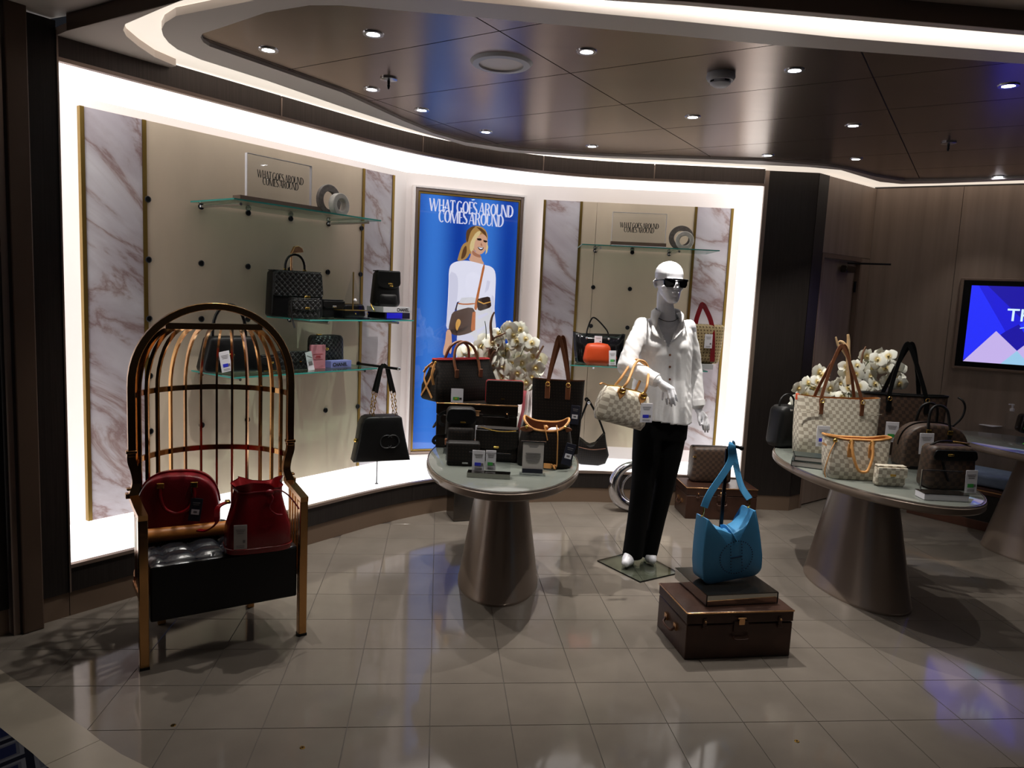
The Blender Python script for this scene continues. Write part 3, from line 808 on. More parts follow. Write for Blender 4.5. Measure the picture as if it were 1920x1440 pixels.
MB().loops(rg).build('drop_beam', 'beam', ceil, smooth=0)
MB().prism([(-4.5, -3), (5.2, -3), (5.2, 3.25), (4.6, 3.17)] + [(p.x, p.y + .02) for p in so[::-1][1:]] + [(-4.5, 4.4)], 2.668, 2.70).build('outer_ceiling', 'soffit', ceil, smooth=0)

# downlights: ring, lens and the light itself
spots = [(503, 93), (700, 63), (1100, 96), (1490, 131), (1891, 160), (697, 167), (791, 206), (911, 247), (1110, 274), (1299, 219), (1440, 291), (1600, 235), (1605, 298), (1872, 331)]
names = ['leftmost downlight over the bird-cage chair', 'downlight near the front edge, left of the round vent', 'downlight near the front edge, between vent and smoke detector', 'downlight near the front edge, right of the smoke detector', 'downlight at the right end of the front row',
         'downlight beside the left sprinkler', 'second downlight from the sprinkler along the display wall', 'downlight above the blue poster', 'downlight above the right display recess', 'downlight above the mannequin, behind the smoke detector', 'downlight at the right end of the display wall', 'downlight over the right-hand table, nearer of two', 'downlight over the right-hand table, farther of two', 'downlight over the wall screen']
power = [.9, .35, .5, .7, .3, .9, .9, .9, 1.7, 2.6, .6, 1.2, .7, .12]
for k, (px, py) in enumerate(spots):
    P = PZ(px, py, ZG)
    t = thing('downlight', 'small chrome recessed ' + names[k], 'downlight', (P.x, P.y, ZG), group='ceiling downlights')
    MB().lathe([(.026, -.001), (.027, -.005), (.042, -.005), (.045, 0)], 24).build('ring', 'lamp_ring', t)
    MB().lathe([(.0005, -.003), (.026, -.003)], 20).build('lens', 'led', t)
    d = bpy.data.lights.new('downlight_beam', 'SPOT'); d.energy = SPOT_W * power[k]; d.spot_size = R(80); d.spot_blend = .65; d.shadow_soft_size = .012; d.color = (1, .95, .88)
    lo = bpy.data.objects.new('downlight_beam', d); COL.objects.link(lo); lo.parent = t; lo.location = (0, 0, -.012)
# round vent, smoke detector, sprinklers
P = PZ(940, 117, ZG)
t = thing('ceiling_vent', 'round white loudspeaker vent with grey grille in the bronze ceiling', 'vent', P)
MB().lathe([(.10, -.002), (.10, -.014), (.128, -.012), (.14, 0)], 40).build('ring', 'white_paint', t)
MB().lathe([(.1, -.005), (.0005, -.007)], 32).build('grille', 'lip', t)
P = PZ(1352, 138, ZG)
t = thing('smoke_detector', 'white round smoke detector on the bronze ceiling', 'smoke detector', P)
MB().lathe([(.062, 0), (.064, -.018), (.056, -.032)], 28).build('base', 'white_paint', t)
MB().lathe([(.045, -.03), (.045, -.045), (.03, -.056), (.0005, -.058)], 24).build('sensor_head', 'white_paint', t)
for k in range(4): box('slot', 'socket', (.046 * math.cos(k * PI / 2 + .4), .046 * math.sin(k * PI / 2 + .4), -.037), (.022, .003, .006), t, k * PI / 2 + .4 + PI / 2)
for (px, py), lab in (((729, 147), 'chrome sprinkler head on the ceiling left of the round vent'), ((1779, 267), 'small sprinkler head on the dark ceiling above the right-hand table')):
    P = PZ(px, py, ZG)
    t = thing('sprinkler', lab, 'sprinkler', P, group='ceiling sprinklers')
    MB().lathe([(.0005, 0), (.042, -.001), (.042, -.007), (.02, -.012), (.0005, -.012)], 20).build('flange', 'lamp_ring', t)
    MB().lathe([(.008, -.01), (.006, -.03), (.009, -.034), (.004, -.05), (.0005, -.052)], 12).build('nozzle', 'steel_dark', t)

# =================================================================== glass shelves and what carries them
def shelf(label, P0, ang, u0, u1, depth, z, bars, barl=.16, group='glass display shelves', hook=None):
    """P0: wall point at local x 0; local x runs along the wall, -y out of it"""
    t = thing('glass_shelf', label, 'shelf', (P0[0], P0[1], z), ang, group)
    MB().box(((u0 + u1) / 2, -.012 - depth / 2, .005), (u1 - u0, depth, .008)).build('glass_pane', 'green_glass', t, smooth=0)
    e = MB()
    e.box(((u0 + u1) / 2, -.012 - depth, .005), (u1 - u0, .0015, .0081)).box((u0, -.012 - depth / 2, .005), (.0015, depth, .0081)).box((u1, -.012 - depth / 2, .005), (.0015, depth, .0081))
    e.build('polished_edge', 'glass_edge', t, smooth=0)
    for b in bars:
        br = MB().tube([(b, 0, -.012), (b, -barl, -.012)], .0085, 12).build('bracket', 'chrome', t)
        MB().lathe([(.013, 0), (.013, .012)], 14).build('wall_cup', 'chrome', br, loc=None).location = (b, -.006, -.018)
        MB().box((b, -barl + .012, -.002), (.014, .014, .008)).build('rest_pad', 'clear', br)
    return t
PL = wl(0, PD)
s1 = shelf('upper left glass shelf carrying the lettered acrylic sign and rings', PL, LANG, .79, 1.82, .41, 2.012, (.857, 1.752), .38)
s2 = shelf('middle left glass shelf carrying the quilted black bags', PL, LANG, 1.28, 2.14, .41, 1.387, (1.455, 2.036), .38)
s3 = shelf('lower left glass shelf behind the gold chair', PL, LANG, .79, 1.82, .41, 1.08, (.857, 1.752), .38)
r1 = shelf('upper right glass shelf above the mannequin', (0, RY), 0, .48, 1.52, .41, 1.995, (.625, 1.225), .38)
r2 = shelf('lower right glass shelf behind the mannequin', (0, RY), 0, .44, 1.50, .41, 1.075, (.625, 1.225), .38)
def hook_rail(label, P, ang, L):
    t = thing('hook_rail', label, 'hook', P, ang, 'chrome hook rails')
    MB().tube([(0, 0, 0), (0, -L, 0)], .009, 12).build('bar', 'steel_dark', t)
    MB().ball((0, -L, 0), .013, 12, 8).build('end_ball', 'chrome', t)
    MB().lathe([(.014, -.006), (.014, .006)], 14).build('wall_cup', 'chrome', t).rotation_euler = (R(90), 0, 0)
    return t
hook_rail('chrome hook rail on the left panel holding the black chain bag', (*wl(2.036, PD), 1.068), LANG, .40)
hook_rail('chrome hook rail low on the right panel holding the brown hobo bag', (.625, RY, .765), 0, .2)

# =================================================================== framed back-lit poster
Q0, Q1 = PW(775, 345, (-.837, 5.85), (.04, 6.17)), None
QA, QB = Vector((-.837, 5.835)), Vector((.04, 6.155)); QT = (QB - QA).normalized(); QN = Vector((-QT.y, QT.x))
PANG = math.atan2(QT.y, QT.x)
post = thing('framed_poster', 'tall framed blue poster of a woman with shoulder bags', 'poster', (QA.x, QA.y, .262), PANG)
def pw(px, py, off=0.0):                                # photo pixel on the poster's face -> its local x, z
    p = PW(px, py, (QA.x, QA.y), (QB.x, QB.y)); return ((Vector((p.x, p.y)) - QA).dot(QT), p.z - .262)
PWD, PHT = (QB - QA).length, 2.145
def frame_bars(w, h, a, y0, y1, name, m, parent, x0=0.0, z0=0.0):
    for c, s in (((x0 + a / 2, z0 + h / 2), (a, h)), ((x0 + w - a / 2, z0 + h / 2), (a, h)), ((x0 + w / 2, z0 + a / 2), (w - 2 * a, a)), ((x0 + w / 2, z0 + h - a / 2), (w - 2 * a, a))):
        MB().box((c[0], (y0 + y1) / 2, c[1]), (s[0], abs(y1 - y0), s[1])).build(name, m, parent, bevel=.003, smooth=0)
frame_bars(PWD, PHT, .018, -.03, .03, 'outer_frame', 'plaster', post)
frame_bars(PWD - .04, PHT - .04, .022, -.016, .03, 'bronze_frame', 'trim_bronze', post, .02, .02)
frame_bars(PWD - .088, PHT - .088, .016, -.008, .03, 'gold_frame', 'gold', post, .044, .044)
def poster_blue():
    m, nt, b = new_mat('poster_blue')
    tc = nt.nodes.new('ShaderNodeTexCoord'); sp = nt.nodes.new('ShaderNodeSeparateXYZ'); nt.links.new(tc.outputs['Object'], sp.inputs[0])
    s = math_node(nt, 'SINE', math_node(nt, 'ADD', math_node(nt, 'MULTIPLY', sp.outputs[0], 2 * math.pi / .42), -1.1))  # upright bands painted in for the glow of tubes behind the print
    r = nt.nodes.new('ShaderNodeValToRGB'); e = r.color_ramp.elements
    e[0].position = .0; e[0].color = rgb((14, 64, 170)); e[1].position = 1; e[1].color = rgb((66, 136, 234))
    nt.links.new(math_node(nt, 'ADD', math_node(nt, 'MULTIPLY', s, .5), .5), r.inputs[0])
    b.inputs['Base Color'].default_value = rgb((20, 50, 120)); b.inputs['Roughness'].default_value = .25
    nt.links.new(r.outputs[0], b.inputs['Emission Color']); b.inputs['Emission Strength'].default_value = .72
    return m
MB().box((PWD / 2, .004, PHT / 2), (PWD - .118, .006, PHT - .118)).build('poster_print', poster_blue(), post, smooth=0)
for name, col, s in (('print_white', (236, 234, 250), .95), ('print_shade', (220, 218, 238), .92), ('print_skin', (224, 172, 142), .85), ('print_skin_dark', (186, 126, 98), .8), ('print_hair', (190, 146, 84), .8), ('print_hair_dark', (110, 74, 44), .7), ('print_hair_light', (232, 206, 150), .85), ('print_dark', (40, 26, 24), .6),
                     ('print_brown', (88, 62, 50), .7), ('print_brown_dark', (58, 40, 34), .7), ('print_tan', (196, 112, 58), .85), ('print_gold', (226, 168, 84), .85), ('print_pants', (224, 222, 228), .9), ('print_title', (222, 222, 246), .95)):
    m, nt, b = new_mat(name); b.inputs['Base Color'].default_value = rgb(tuple(c * .3 for c in col)); b.inputs['Roughness'].default_value = .3
    b.inputs['Emission Color'].default_value = rgb(col); b.inputs['Emission Strength'].default_value = s; M[name] = m
lay = [0]
def ink(name, m, polys, crop=1, smooth=True):
    """flat print: outline measured on the photographed poster; later layers lie over earlier ones"""
    lay[0] += 1; y = .0006 - lay[0] * .00025; mb = MB()
    for poly in polys:
        pts = []
        for x, yy in poly:
            px, py = (760 + .22222 * x, 330 + .22222 * yy) if crop == 1 else (760 + .18753 * x, 580 + .18753 * yy)
            pts.append(pw(px, py))
        if smooth and len(pts) > 5:
            q = []; n = len(pts)
            for i in range(n):                         # one corner-cutting pass
                a, b2 = pts[i], pts[(i + 1) % n]
                q += [(a[0] * .75 + b2[0] * .25, a[1] * .75 + b2[1] * .25), (a[0] * .25 + b2[0] * .75, a[1] * .25 + b2[1] * .75)]
            pts = q
        bm = bmesh.new(); vs = [bm.verts.new((p[0], y, p[1])) for p in pts]
        f = bm.faces.new(vs); bmesh.ops.triangulate(bm, faces=[f]); bm.verts.index_update()
        mb.add([v.co.copy() for v in bm.verts], [tuple(v.index for v in g.verts) for g in bm.faces]); bm.free()
    return mb.build(name, m, post, smooth=0)
ink('printed_hair', 'print_hair', [[(515, 555), (480, 582), (458, 640), (444, 690), (437, 714), (470, 716), (512, 702), (538, 668), (552, 620), (535, 580)], [(512, 470), (532, 446), (566, 424), (604, 419), (650, 430), (682, 460), (698, 510), (690, 560), (640, 540), (600, 560), (585, 640), (556, 660), (534, 650), (528, 600), (512, 560)]])
ink('printed_hair', 'print_hair_dark', [[(512, 470), (532, 446), (566, 424), (600, 420), (560, 455), (540, 500), (528, 560), (512, 556)], [(600, 430), (640, 440), (676, 470), (690, 520), (640, 470)], [(515, 580), (490, 610), (476, 660), (468, 705), (500, 690), (520, 640)]])
ink('printed_skin', 'print_skin', [[(578, 560), (592, 530), (622, 500), (655, 486), (684, 512), (697, 556), (690, 600), (668, 638), (640, 662), (612, 658), (588, 632), (574, 600)], [(560, 600), (598, 648), (636, 664), (640, 700), (672, 748), (610, 740), (530, 712), (552, 676)]])
ink('printed_skin', 'print_skin_dark', [[(566, 620), (600, 655), (636, 666), (640, 690), (600, 684), (562, 660)], [(640, 560), (652, 588), (640, 592), (634, 580)]])
ink('printed_face', 'print_dark', [[(604, 526), (636, 526), (646, 540), (630, 546), (608, 542)], [(658, 540), (688, 546), (692, 556), (676, 562), (660, 554)], [(608, 596), (640, 602), (662, 600), (656, 620), (638, 630), (618, 618)]])
ink('printed_smile', 'print_white', [[(614, 600), (640, 605), (656, 604), (648, 616), (632, 618)]])
ink('printed_hair', 'print_hair_light', [[(600, 470), (640, 462), (626, 500), (596, 530), (580, 580), (576, 620), (552, 645), (540, 600), (556, 540)], [(688, 556), (699, 600), (690, 644), (676, 662), (680, 620)]])
ink('printed_sweater', 'print_white', [[(372, 770), (392, 738), (440, 718), (520, 712), (600, 730), (668, 750), (720, 762), (752, 790), (763, 840), (762, 920), (750, 1010), (750, 1120), (762, 1240), (768, 1330), (734, 1330), (722, 1200), (700, 1110), (600, 1090), (580, 1052), (440, 1046), (418, 1130), (392, 1210), (376, 1290), (343, 1288), (350, 1190), (364, 1080), (370, 960), (364, 850)]])
ink('printed_sweater_folds', 'print_shade', [[(372, 800), (440, 830), (446, 940), (436, 1046), (418, 1130), (392, 1210), (376, 1288), (343, 1288), (352, 1180), (366, 1060), (372, 940)], [(690, 880), (716, 890), (700, 960), (668, 990), (690, 930)], [(722, 1000), (752, 1020), (750, 1120), (762, 1240), (768, 1330), (740, 1330), (726, 1180)]])
ink('printed_trousers', 'print_pants', [[(432, 1030), (600, 1020), (716, 1080), (744, 1200), (764, 1400), (752, 1600), (700, 1760), (428, 1740), (430, 1450), (440, 1280)]])
ink('printed_folds', 'print_shade', [[(440, 1330), (560, 1330), (600, 1420), (560, 1560), (430, 1700), (428, 1460)], [(610, 1180), (690, 1150), (700, 1166), (620, 1210)], [(600, 1300), (690, 1250), (690, 1268), (610, 1330)]])
ink('printed_belt', 'print_tan', [[(440, 1068), (500, 1078), (590, 1070), (590, 1082), (500, 1090), (440, 1080)], [(655, 744), (674, 752), (650, 860), (614, 1040), (606, 1130), (578, 1130), (590, 1050), (628, 880)]])
ink('printed_waist_bag', 'print_brown_dark', [[(606, 1040), (640, 1028), (712, 1014), (720, 1060), (726, 1104), (680, 1124), (614, 1142), (604, 1090)]])
ink('printed_bag_edge', 'print_gold', [[(614, 1050), (660, 1072), (718, 1058), (718, 1066), (660, 1082), (612, 1062)]], smooth=False)
ink('printed_shoulder_bag', 'print_brown', [[(394, 1152), (440, 1132), (560, 1102), (592, 1148), (588, 1240), (584, 1304), (520, 1334), (432, 1350), (374, 1324), (362, 1290), (378, 1210)]])
ink('printed_bag_side', 'print_tan', [[(566, 1148), (592, 1144), (588, 1300), (560, 1312), (552, 1290)]])
ink('printed_bag_flap', 'print_brown_dark', [[(376, 1320), (362, 1290), (430, 1300), (520, 1270), (534, 1240), (520, 1290), (440, 1330)], [(416, 1130), (440, 1060), (446, 1064), (428, 1134)]])
ink('printed_clasp', 'print_gold', [[(436, 1208), (456, 1206), (468, 1226), (462, 1256), (446, 1282), (440, 1306), (426, 1296), (422, 1250)]])
ink('printed_hand', 'print_skin', [[(345, 1292), (386, 1300), (392, 1390), (392, 1460), (384, 1500), (372, 1500), (366, 1470), (350, 1480), (330, 1520), (316, 1500), (322, 1450), (336, 1400)]])
mbt = MB()
for p in display_lines(['WHAT GOES AROUND', 'COMES AROUND'], .70, lead=.84):
    cx, cz = pw(884, 402); mbt.add([(cx + a, -.0072, cz + b2 * 1.22) for a, b2 in p], [tuple(range(len(p)))])
mbt.build('printed_title', 'print_title', post, smooth=0)
MB().box((PWD / 2, -.0085, PHT / 2), (PWD - .118, .0012, PHT - .118)).build('cover_glass', 'clear', post, smooth=0)

# =================================================================== wall screen
tv = thing('wall_screen', 'lit blue screen in a bronze frame on the taupe wall', 'screen', (*wv(.672, -.004), 1.178), math.atan2(VT.y, VT.x))
frame_bars(1.26, .72, .02, -.035, .0, 'wood_frame', 'tv_frame', tv)
MB().box((.63, -.012, .36), (1.22, .02, .68)).build('bezel', 'tv_black', tv, smooth=0)
sw, sh, sx, sz = 1.10, .60, .075, .062
def scr(name, col, s, polys, k):
    m = emit_mat(name + '_light', col, s); m.node_tree.nodes['Principled BSDF'].inputs['Base Color'].default_value = (.02, .02, .04, 1); mb = MB()
    for p in polys: mb.add([(sx + x * sh, -.0225 - .0004 * k, sz + z * sh) for x, z in p], [tuple(range(len(p)))])
    return mb.build(name, m, tv, smooth=0)
scr('screen_field', (30, 22, 170), .9, [[(0, 0), (1.83, 0), (1.83, 1), (0, 1)]], 0)
scr('screen_shape', (38, 48, 250), 1.0, [[(0, .02), (.43, .42), (.08, 1), (0, 1)], [(.55, .55), (1.1, .98), (1.1, .3), (.7, .3)]], 1)
scr('screen_shape', (32, 30, 214), 1.0, [[(.43, .42), (.62, .56), (.18, 1), (.08, 1)]], 2)
scr('screen_shape', (206, 186, 246), .9, [[(0, 0), (.66, 0), (.58, .18), (.33, .42)], [(.58, .18), (.8, .42), (1.05, .62), (1.05, 0), (.66, 0)]], 3)
scr('screen_shape', (160, 210, 244), .9, [[(.42, 0), (.74, 0), (.58, .18)]], 4)
scr('screen_shape', (60, 50, 200), .9, [[(.80, .0), (1.1, 0), (1.1, .8)]], 5)
lettering('screen_title', 'THE', .135, emit_mat('screen_title_light', (200, 232, 255), 1.0), tv, (sx + .63 * sh, -.0265, sz + .56 * sh), bold=.001)
MB().tube(spline([(sx + .58 * sh, -.027, sz + .47 * sh), (sx + .68 * sh, -.027, sz + .49 * sh), (sx + .78 * sh, -.027, sz + .465 * sh), (sx + .95 * sh, -.027, sz + .485 * sh)], 6), .0035, 6).build('screen_flourish', emit_mat('flourish_light', (150, 210, 255), 1.0), tv)

# =================================================================== oval pedestal tables
def oval(n=64, a=.755, b2=.416): return [(b2 * math.cos(2 * PI * k / n), a * math.sin(2 * PI * k / n)) for k in range(n)]
TH = .70
def table(label, loc, rz, h=TH):
    t = thing('pedestal_table', label, 'table', loc, rz, 'oval pedestal tables')
    MB().lathe([(1.0, 0), (1.0, .012), (.99, .015), (.55, h - .052), (.55, h - .05)], 56, ex=.225, ey=.40).build('pedestal', 'table', t, smooth=50)
    MB().lathe([(.55, h - .052), (.965, h - .05), (.99, h - .045), (1.0, h - .038), (1.0, h - .012), (.992, h - .006), (.5, h - .006)], 72, ex=.416, ey=.755).build('tabletop', 'table', t, smooth=35)
    MB().lathe([(.985, h - .0065), (.992, h - .0065), (.990, h - .001), (.985, h - .0005), (.978, h - .0065)], 72, ex=.418, ey=.757).build('rim', 'table_rim', t, smooth=50)
    MB().lathe([(.5, h - .006), (.976, h - .006), (.976, h - .001), (.972, h), (.001, h)], 72, ex=.416, ey=.755).build('glass_top', 'table_glass', t, smooth=35)
    return t
T1 = table('oval champagne pedestal table in front of the blue poster', (-.029, 4.01, 0), 0)
T2_ = table('oval champagne pedestal table crowded with cream chequered bags', (2.04, 4.12, 0), R(8))
T3_ = table('champagne pedestal table at the right edge with the clear bottle', (3.62, 4.78, 0), R(30), .745)

# =================================================================== bird-cage chair
ch = thing('bird_cage_chair', 'gold bird-cage armchair with black tufted seat at left', 'chair', (-1.17, 3.016, 0), math.atan2(.56, .83))
g = 'rose_gold'; AY = .25
for s in (-1, 1):
    MB().box((s * .325, .02, .315), (.036, .036, .63)).build('leg', g, ch, bevel=.003)
    MB().box((s * .325, .02, .006), (.038, .038, .012)).build('foot', 'black_leather', ch)
    MB().box((s * .2, .43, .13), (.034, .034, .26)).build('leg', g, ch, bevel=.003)
    MB().tube([(s * .325, .0, .64), (s * .328, .1, .65), (s * .33, AY + .01, .668)], .01, sq=(.036, .022), up=(0, 0, 1)).build('arm_rail', g, ch)
    MB().tube([(s * .325, .03, .285), (s * .327, AY, .285)], .01, sq=(.02, .022), up=(0, 0, 1)).build('bottom_rail', g, ch)
    for k in range(5):
        y = .058 + k * .038
        MB().box((s * .326, y, .465), (.012, .018, .35)).build('slat', g, ch)
    MB().tube(spline([(s * .335, AY, .86), (s * .335, AY, .82), (s * .322, AY, .77), (s * .318, AY, .72), (s * .335, AY - .01, .67)], 5), .01, sq=(.034, .026), up=(0, 1, 0)).build('arm_scroll', g, ch)
    MB().box((s * .335, AY, .672), (.05, .034, .022)).box((s * .335, AY, .70), (.04, .03, .01)).box((s * .335, AY, .86), (.042, .036, .014)).build('collar', g, ch, bevel=.003)
ap = [(-.333, AY, .84)] + [(-.333, AY, z) for z in (.95, 1.08)] + [(-.333 * math.cos(a), AY, 1.13 + .35 * math.sin(a) ** .92) for a in [PI * k / 28 for k in range(29)]] + [(.333, AY, z) for z in (1.08, .95)] + [(.333, AY, .84)]
MB().tube(ap, .01, sq=(.03, .034), up=(0, 1, 0)).build('arch', g, ch, bevel=.002)
MB().tube([(-.2, AY, 1.392), (.2, AY, 1.392)], .01, sq=(.026, .026), up=(0, 0, 1)).build('cross_bar', g, ch)
NB = 14
for k in range(NB + 1):
    th = PI * k / NB
    if k in (0, NB): continue
    cx, cy = -.318 * math.cos(th), AY + .31 * math.sin(th); tx = -.155 * math.cos(th)
    path = [(cx, cy, .30), (cx, cy, .7), (cx, cy, 1.08)] + [(tx + (cx - tx) * math.cos(f), AY + (cy - AY) * math.cos(f), 1.08 + .31 * math.sin(f)) for f in [PI / 2 * q / 9 for q in range(1, 10)]]
    nr = (math.cos(th) * -1, math.sin(th), 0)
    MB().tube(path, .01, sq=(.010, .016), up=nr).build('cage_bar', g, ch)
for z in (.79, 1.085, .30):
    MB().tube([(-.326 * math.cos(PI * k / 24), AY + .318 * math.sin(PI * k / 24), z) for k in range(25)], .01, sq=(.012, .024), up=(0, 0, 1)).build('ring', g, ch)
# seat block with half-round back, tufted on top
def seat_back(x, r=.295): return AY - .01 + math.sqrt(max(0, r * r - x * x))
so2 = [(-.3, .012), (.3, .012)] + [(.3 * math.cos(PI * k / 20), AY + .29 * math.sin(PI * k / 20)) for k in range(21)]
MB().prism(so2, .192, .425).build('seat_block', 'black_leather', ch, bevel=.008)
NX, NYY = 44, 40; vs, fs = [], []
for j in range(NYY + 1):
    for i in range(NX + 1):
        x = -.298 + .596 * i / NX; y = .014 + (seat_back(x * .985) - .02) * j / NYY
        u, v = x / .118, (y - .04) / .105
        a = abs(math.sin(PI * u)) * abs(math.sin(PI * v))
        z = .427 + .022 * min(1, a * 1.6) ** .6
        ed = min(1, min(i, NX - i, j, NYY - j) / 2.5); z = .425 + (z - .425) * ed
        vs.append((x, y, z))
for j in range(NYY):
    for i in range(NX): k = j * (NX + 1) + i; fs.append((k, k + 1, k + NX + 2, k + NX + 1))
cu = MB().add(vs, fs).build('tufted_cushion', 'seat_leather', ch, smooth=60)
for i in range(-2, 3):
    for j in range(0, 5):
        x, y = i * .118, .04 + j * .105
        if y < seat_back(x) - .03 and y > .03: MB().ball((x, y, .43), .008, 8, 6, (1, 1, .5)).build('button', 'seat_leather', cu)

# =================================================================== trunks, plinths, glass base, rings
def trunk(label, loc, rz, w, d, h, m, name='storage_chest', group=None):
    t = thing(name, label, 'trunk', loc, rz, group)
    hl = h * .74
    MB().box((w / 2, d / 2, hl / 2), (w, d, hl)).build('body', m, t, bevel=.005)
    MB().box((w / 2, d / 2, hl + .002 + (h - hl) / 2), (w + .004, d + .004, h - hl - .002)).build('lid', m, t, bevel=.005)
    MB().box((w / 2, -.003, h - .003), (w + .006, .006, .007)).box((-.003, d / 2, h - .003), (.006, d, .006)).build('lid_edge', 'trunk_edge', t, bevel=.002)
    lk = MB().box((w * .5, -.005, hl - .012), (.07, .008, .05)).build('lock', m, t, bevel=.003)
    MB().box((w * .5, -.011, hl + .016), (.028, .008, .034)).box((w * .5, -.012, hl + .03), (.04, .008, .006)).build('hasp', 'trunk_edge', lk, bevel=.002)
    MB().tube(spline([(w * .5 - .035, -.008, hl - .05), (w * .5 - .03, -.018, hl - .066), (w * .5 + .03, -.018, hl - .066), (w * .5 + .035, -.008, hl - .05)], 5), .004, 8).build('bail', m, lk)
    for x in (w * .16, w * .87):
        c = MB().box((x, -.005, hl + .004), (.018, .006, .05)).box((x, -.008, hl - .014), (.026, .006, .014)).build('latch', m, t, bevel=.002)
        MB().ball((x, -.012, hl + .018), .006, 8, 6).build('rivet', 'trunk_edge', c)
    hb = MB().tube(spline([(-.004, d * .34, hl * .62), (-.022, d * .38, hl * .5), (-.022, d * .62, hl * .5), (-.004, d * .66, hl * .62)], 5), .006, 8).build('side_handle', m, t)
    MB().box((-.004, d * .34, hl * .64), (.008, .03, .03)).box((-.004, d * .66, hl * .64), (.008, .03, .03)).build('handle_plate', 'trunk_edge', hb)
    return t
tk = trunk('copper brown trunk on the floor carrying the mirrored plinth', (.83, 3.139, 0), math.atan2(.088, .504), .512, .345, .222, 'trunk', group='copper trunks')
trunk('copper brown trunk on the floor carrying the brown chequered bag', (1.335, 5.345, 0), R(3), .535, .30, .24, 'trunk', group='copper trunks')
# mirrored plinth on the trunk
c0, c1, c2 = PZ(1326, 1116, .278), PZ(1459, 1110, .278), PZ(1271, 1064, .278)
pa = math.atan2(c1.y - c0.y, c1.x - c0.x); pwid = (c1 - c0).length; pdep = min(.34, (c2 - c0).length)
pl = thing('mirrored_plinth', 'low mirrored glass plinth on the copper trunk', 'plinth', (c0.x, c0.y, .2235), pa)
MB().box((pwid / 2, pdep / 2, .027), (pwid, pdep, .05)).build('body', 'mirror', pl, bevel=.002, smooth=0)
MB().box((pwid / 2, pdep / 2, .0535), (pwid + .002, pdep + .002, .003)).build('top_mirror', 'grey_mirror', pl, smooth=0)
frame_e = MB()
for x in (0, pwid): frame_e.box((x, 0, .027), (.004, .004, .052))
frame_e.build('corner_strip', 'steel_dark', pl)
# grey cube behind table 1
g0, g1, g2 = Vector((-.376, 5.045)), Vector((-.258, 5.088)), Vector((-.5, 5.288))
ga2 = math.atan2(g1.y - g0.y, g1.x - g0.x)
gb_ = thing('display_cube', 'dark mirrored cube on the floor behind the left pedestal table', 'cube', (g0.x + .012, g0.y - .05, 0), ga2)
MB().box((.13, .10, .16), (.26, .19, .31)).build('body', 'grey_mirror', gb_, bevel=.003, smooth=0)
MB().box((.13, .10, .318), (.265, .195, .006)).build('top_plate', 'steel_dark', gb_, smooth=0)
MB().box((.13, .10, .002), (.25, .18, .004)).build('base_gap', 'socket', gb_, smooth=0)
MB().ball((.03, 0, .27), .012, 10, 6, (1, .4, 1)).build('stud', 'chrome', gb_)
# glass base under the mannequin
bp_ = [PZ(*p) for p in ((1200, 1093), (1273, 1076), (1195, 1034), (1120, 1053))]
mb = MB().prism([(p.x, p.y) for p in bp_], .0012, .009)
gbm = mb.build('glass_plate', 'base_glass', smooth=0); tag(gbm, 'square glass base plate under the mannequin', 'base plate')
eb = MB()
for i in range(4):
    a, b2 = bp_[i], bp_[(i + 1) % 4]; m_ = (a + b2) / 2; eb.box((m_.x, m_.y, .0051), ((b2 - a).length, .002, .0077), math.atan2(b2.y - a.y, b2.x - a.x))
eb.build('polished_edge', 'steel_dark', gbm, smooth=0)
# chrome crescent ring on the floor
rc = PZ(1186, 950, 0)
rr = thing('ring_sculpture', 'large polished chrome crescent ring standing on the floor by the mannequin', 'sculpture', (rc.x - .03, 5.47, 0), R(8))
path, rad = [], []
for k in range(48):
    a = 2 * PI * k / 48; thick = .020 + .026 * (.5 + .5 * math.cos(a - R(215)))
    path.append(((.195 - thick) * math.cos(a), 0, .195 + (.195 - thick) * math.sin(a))); rad.append(thick)
MB().tube(path, rad, 16, closed=True, up=(0, 1, 0)).build('ring', 'chrome', rr, smooth=80)
MB().tube([(.115 * math.cos(2 * PI * k / 36) + .03, -.01, .185 + .115 * math.sin(2 * PI * k / 36)) for k in range(36)], .008, 10, closed=True, up=(0, 1, 0)).build('inner_ring', 'chrome', rr, smooth=80)

# bench behind the right-hand table
b0, b1 = Vector((3.24, 5.80)), Vector((3.75, 5.20)); bt = (b1 - b0).normalized()
be = thing('wall_bench', 'low dark bench with wood trim and blue grey cushion by the taupe wall', 'bench', (b0.x, b0.y, 0), math.atan2(bt.y, bt.x))
MB().box((.55, .2, .17), (1.1, .4, .20)).build('front_panel', 'bench_dark', be, smooth=0)
MB().box((.55, .2, .035), (1.12, .41, .07)).build('plinth', 'bench_wood', be, bevel=.003, smooth=0)
MB().box((.55, .195, .30), (1.13, .43, .05)).build('seat_frame', 'bench_wood', be, bevel=.004, smooth=0)
MB().box((.55, -.022, .305), (1.13, .003, .008)).build('inlay', 'trunk_edge', be, smooth=0)
MB().box((.55, .2, .375), (1.08, .38, .09)).build('cushion', 'cushion', be, bevel=.025, seg=4)

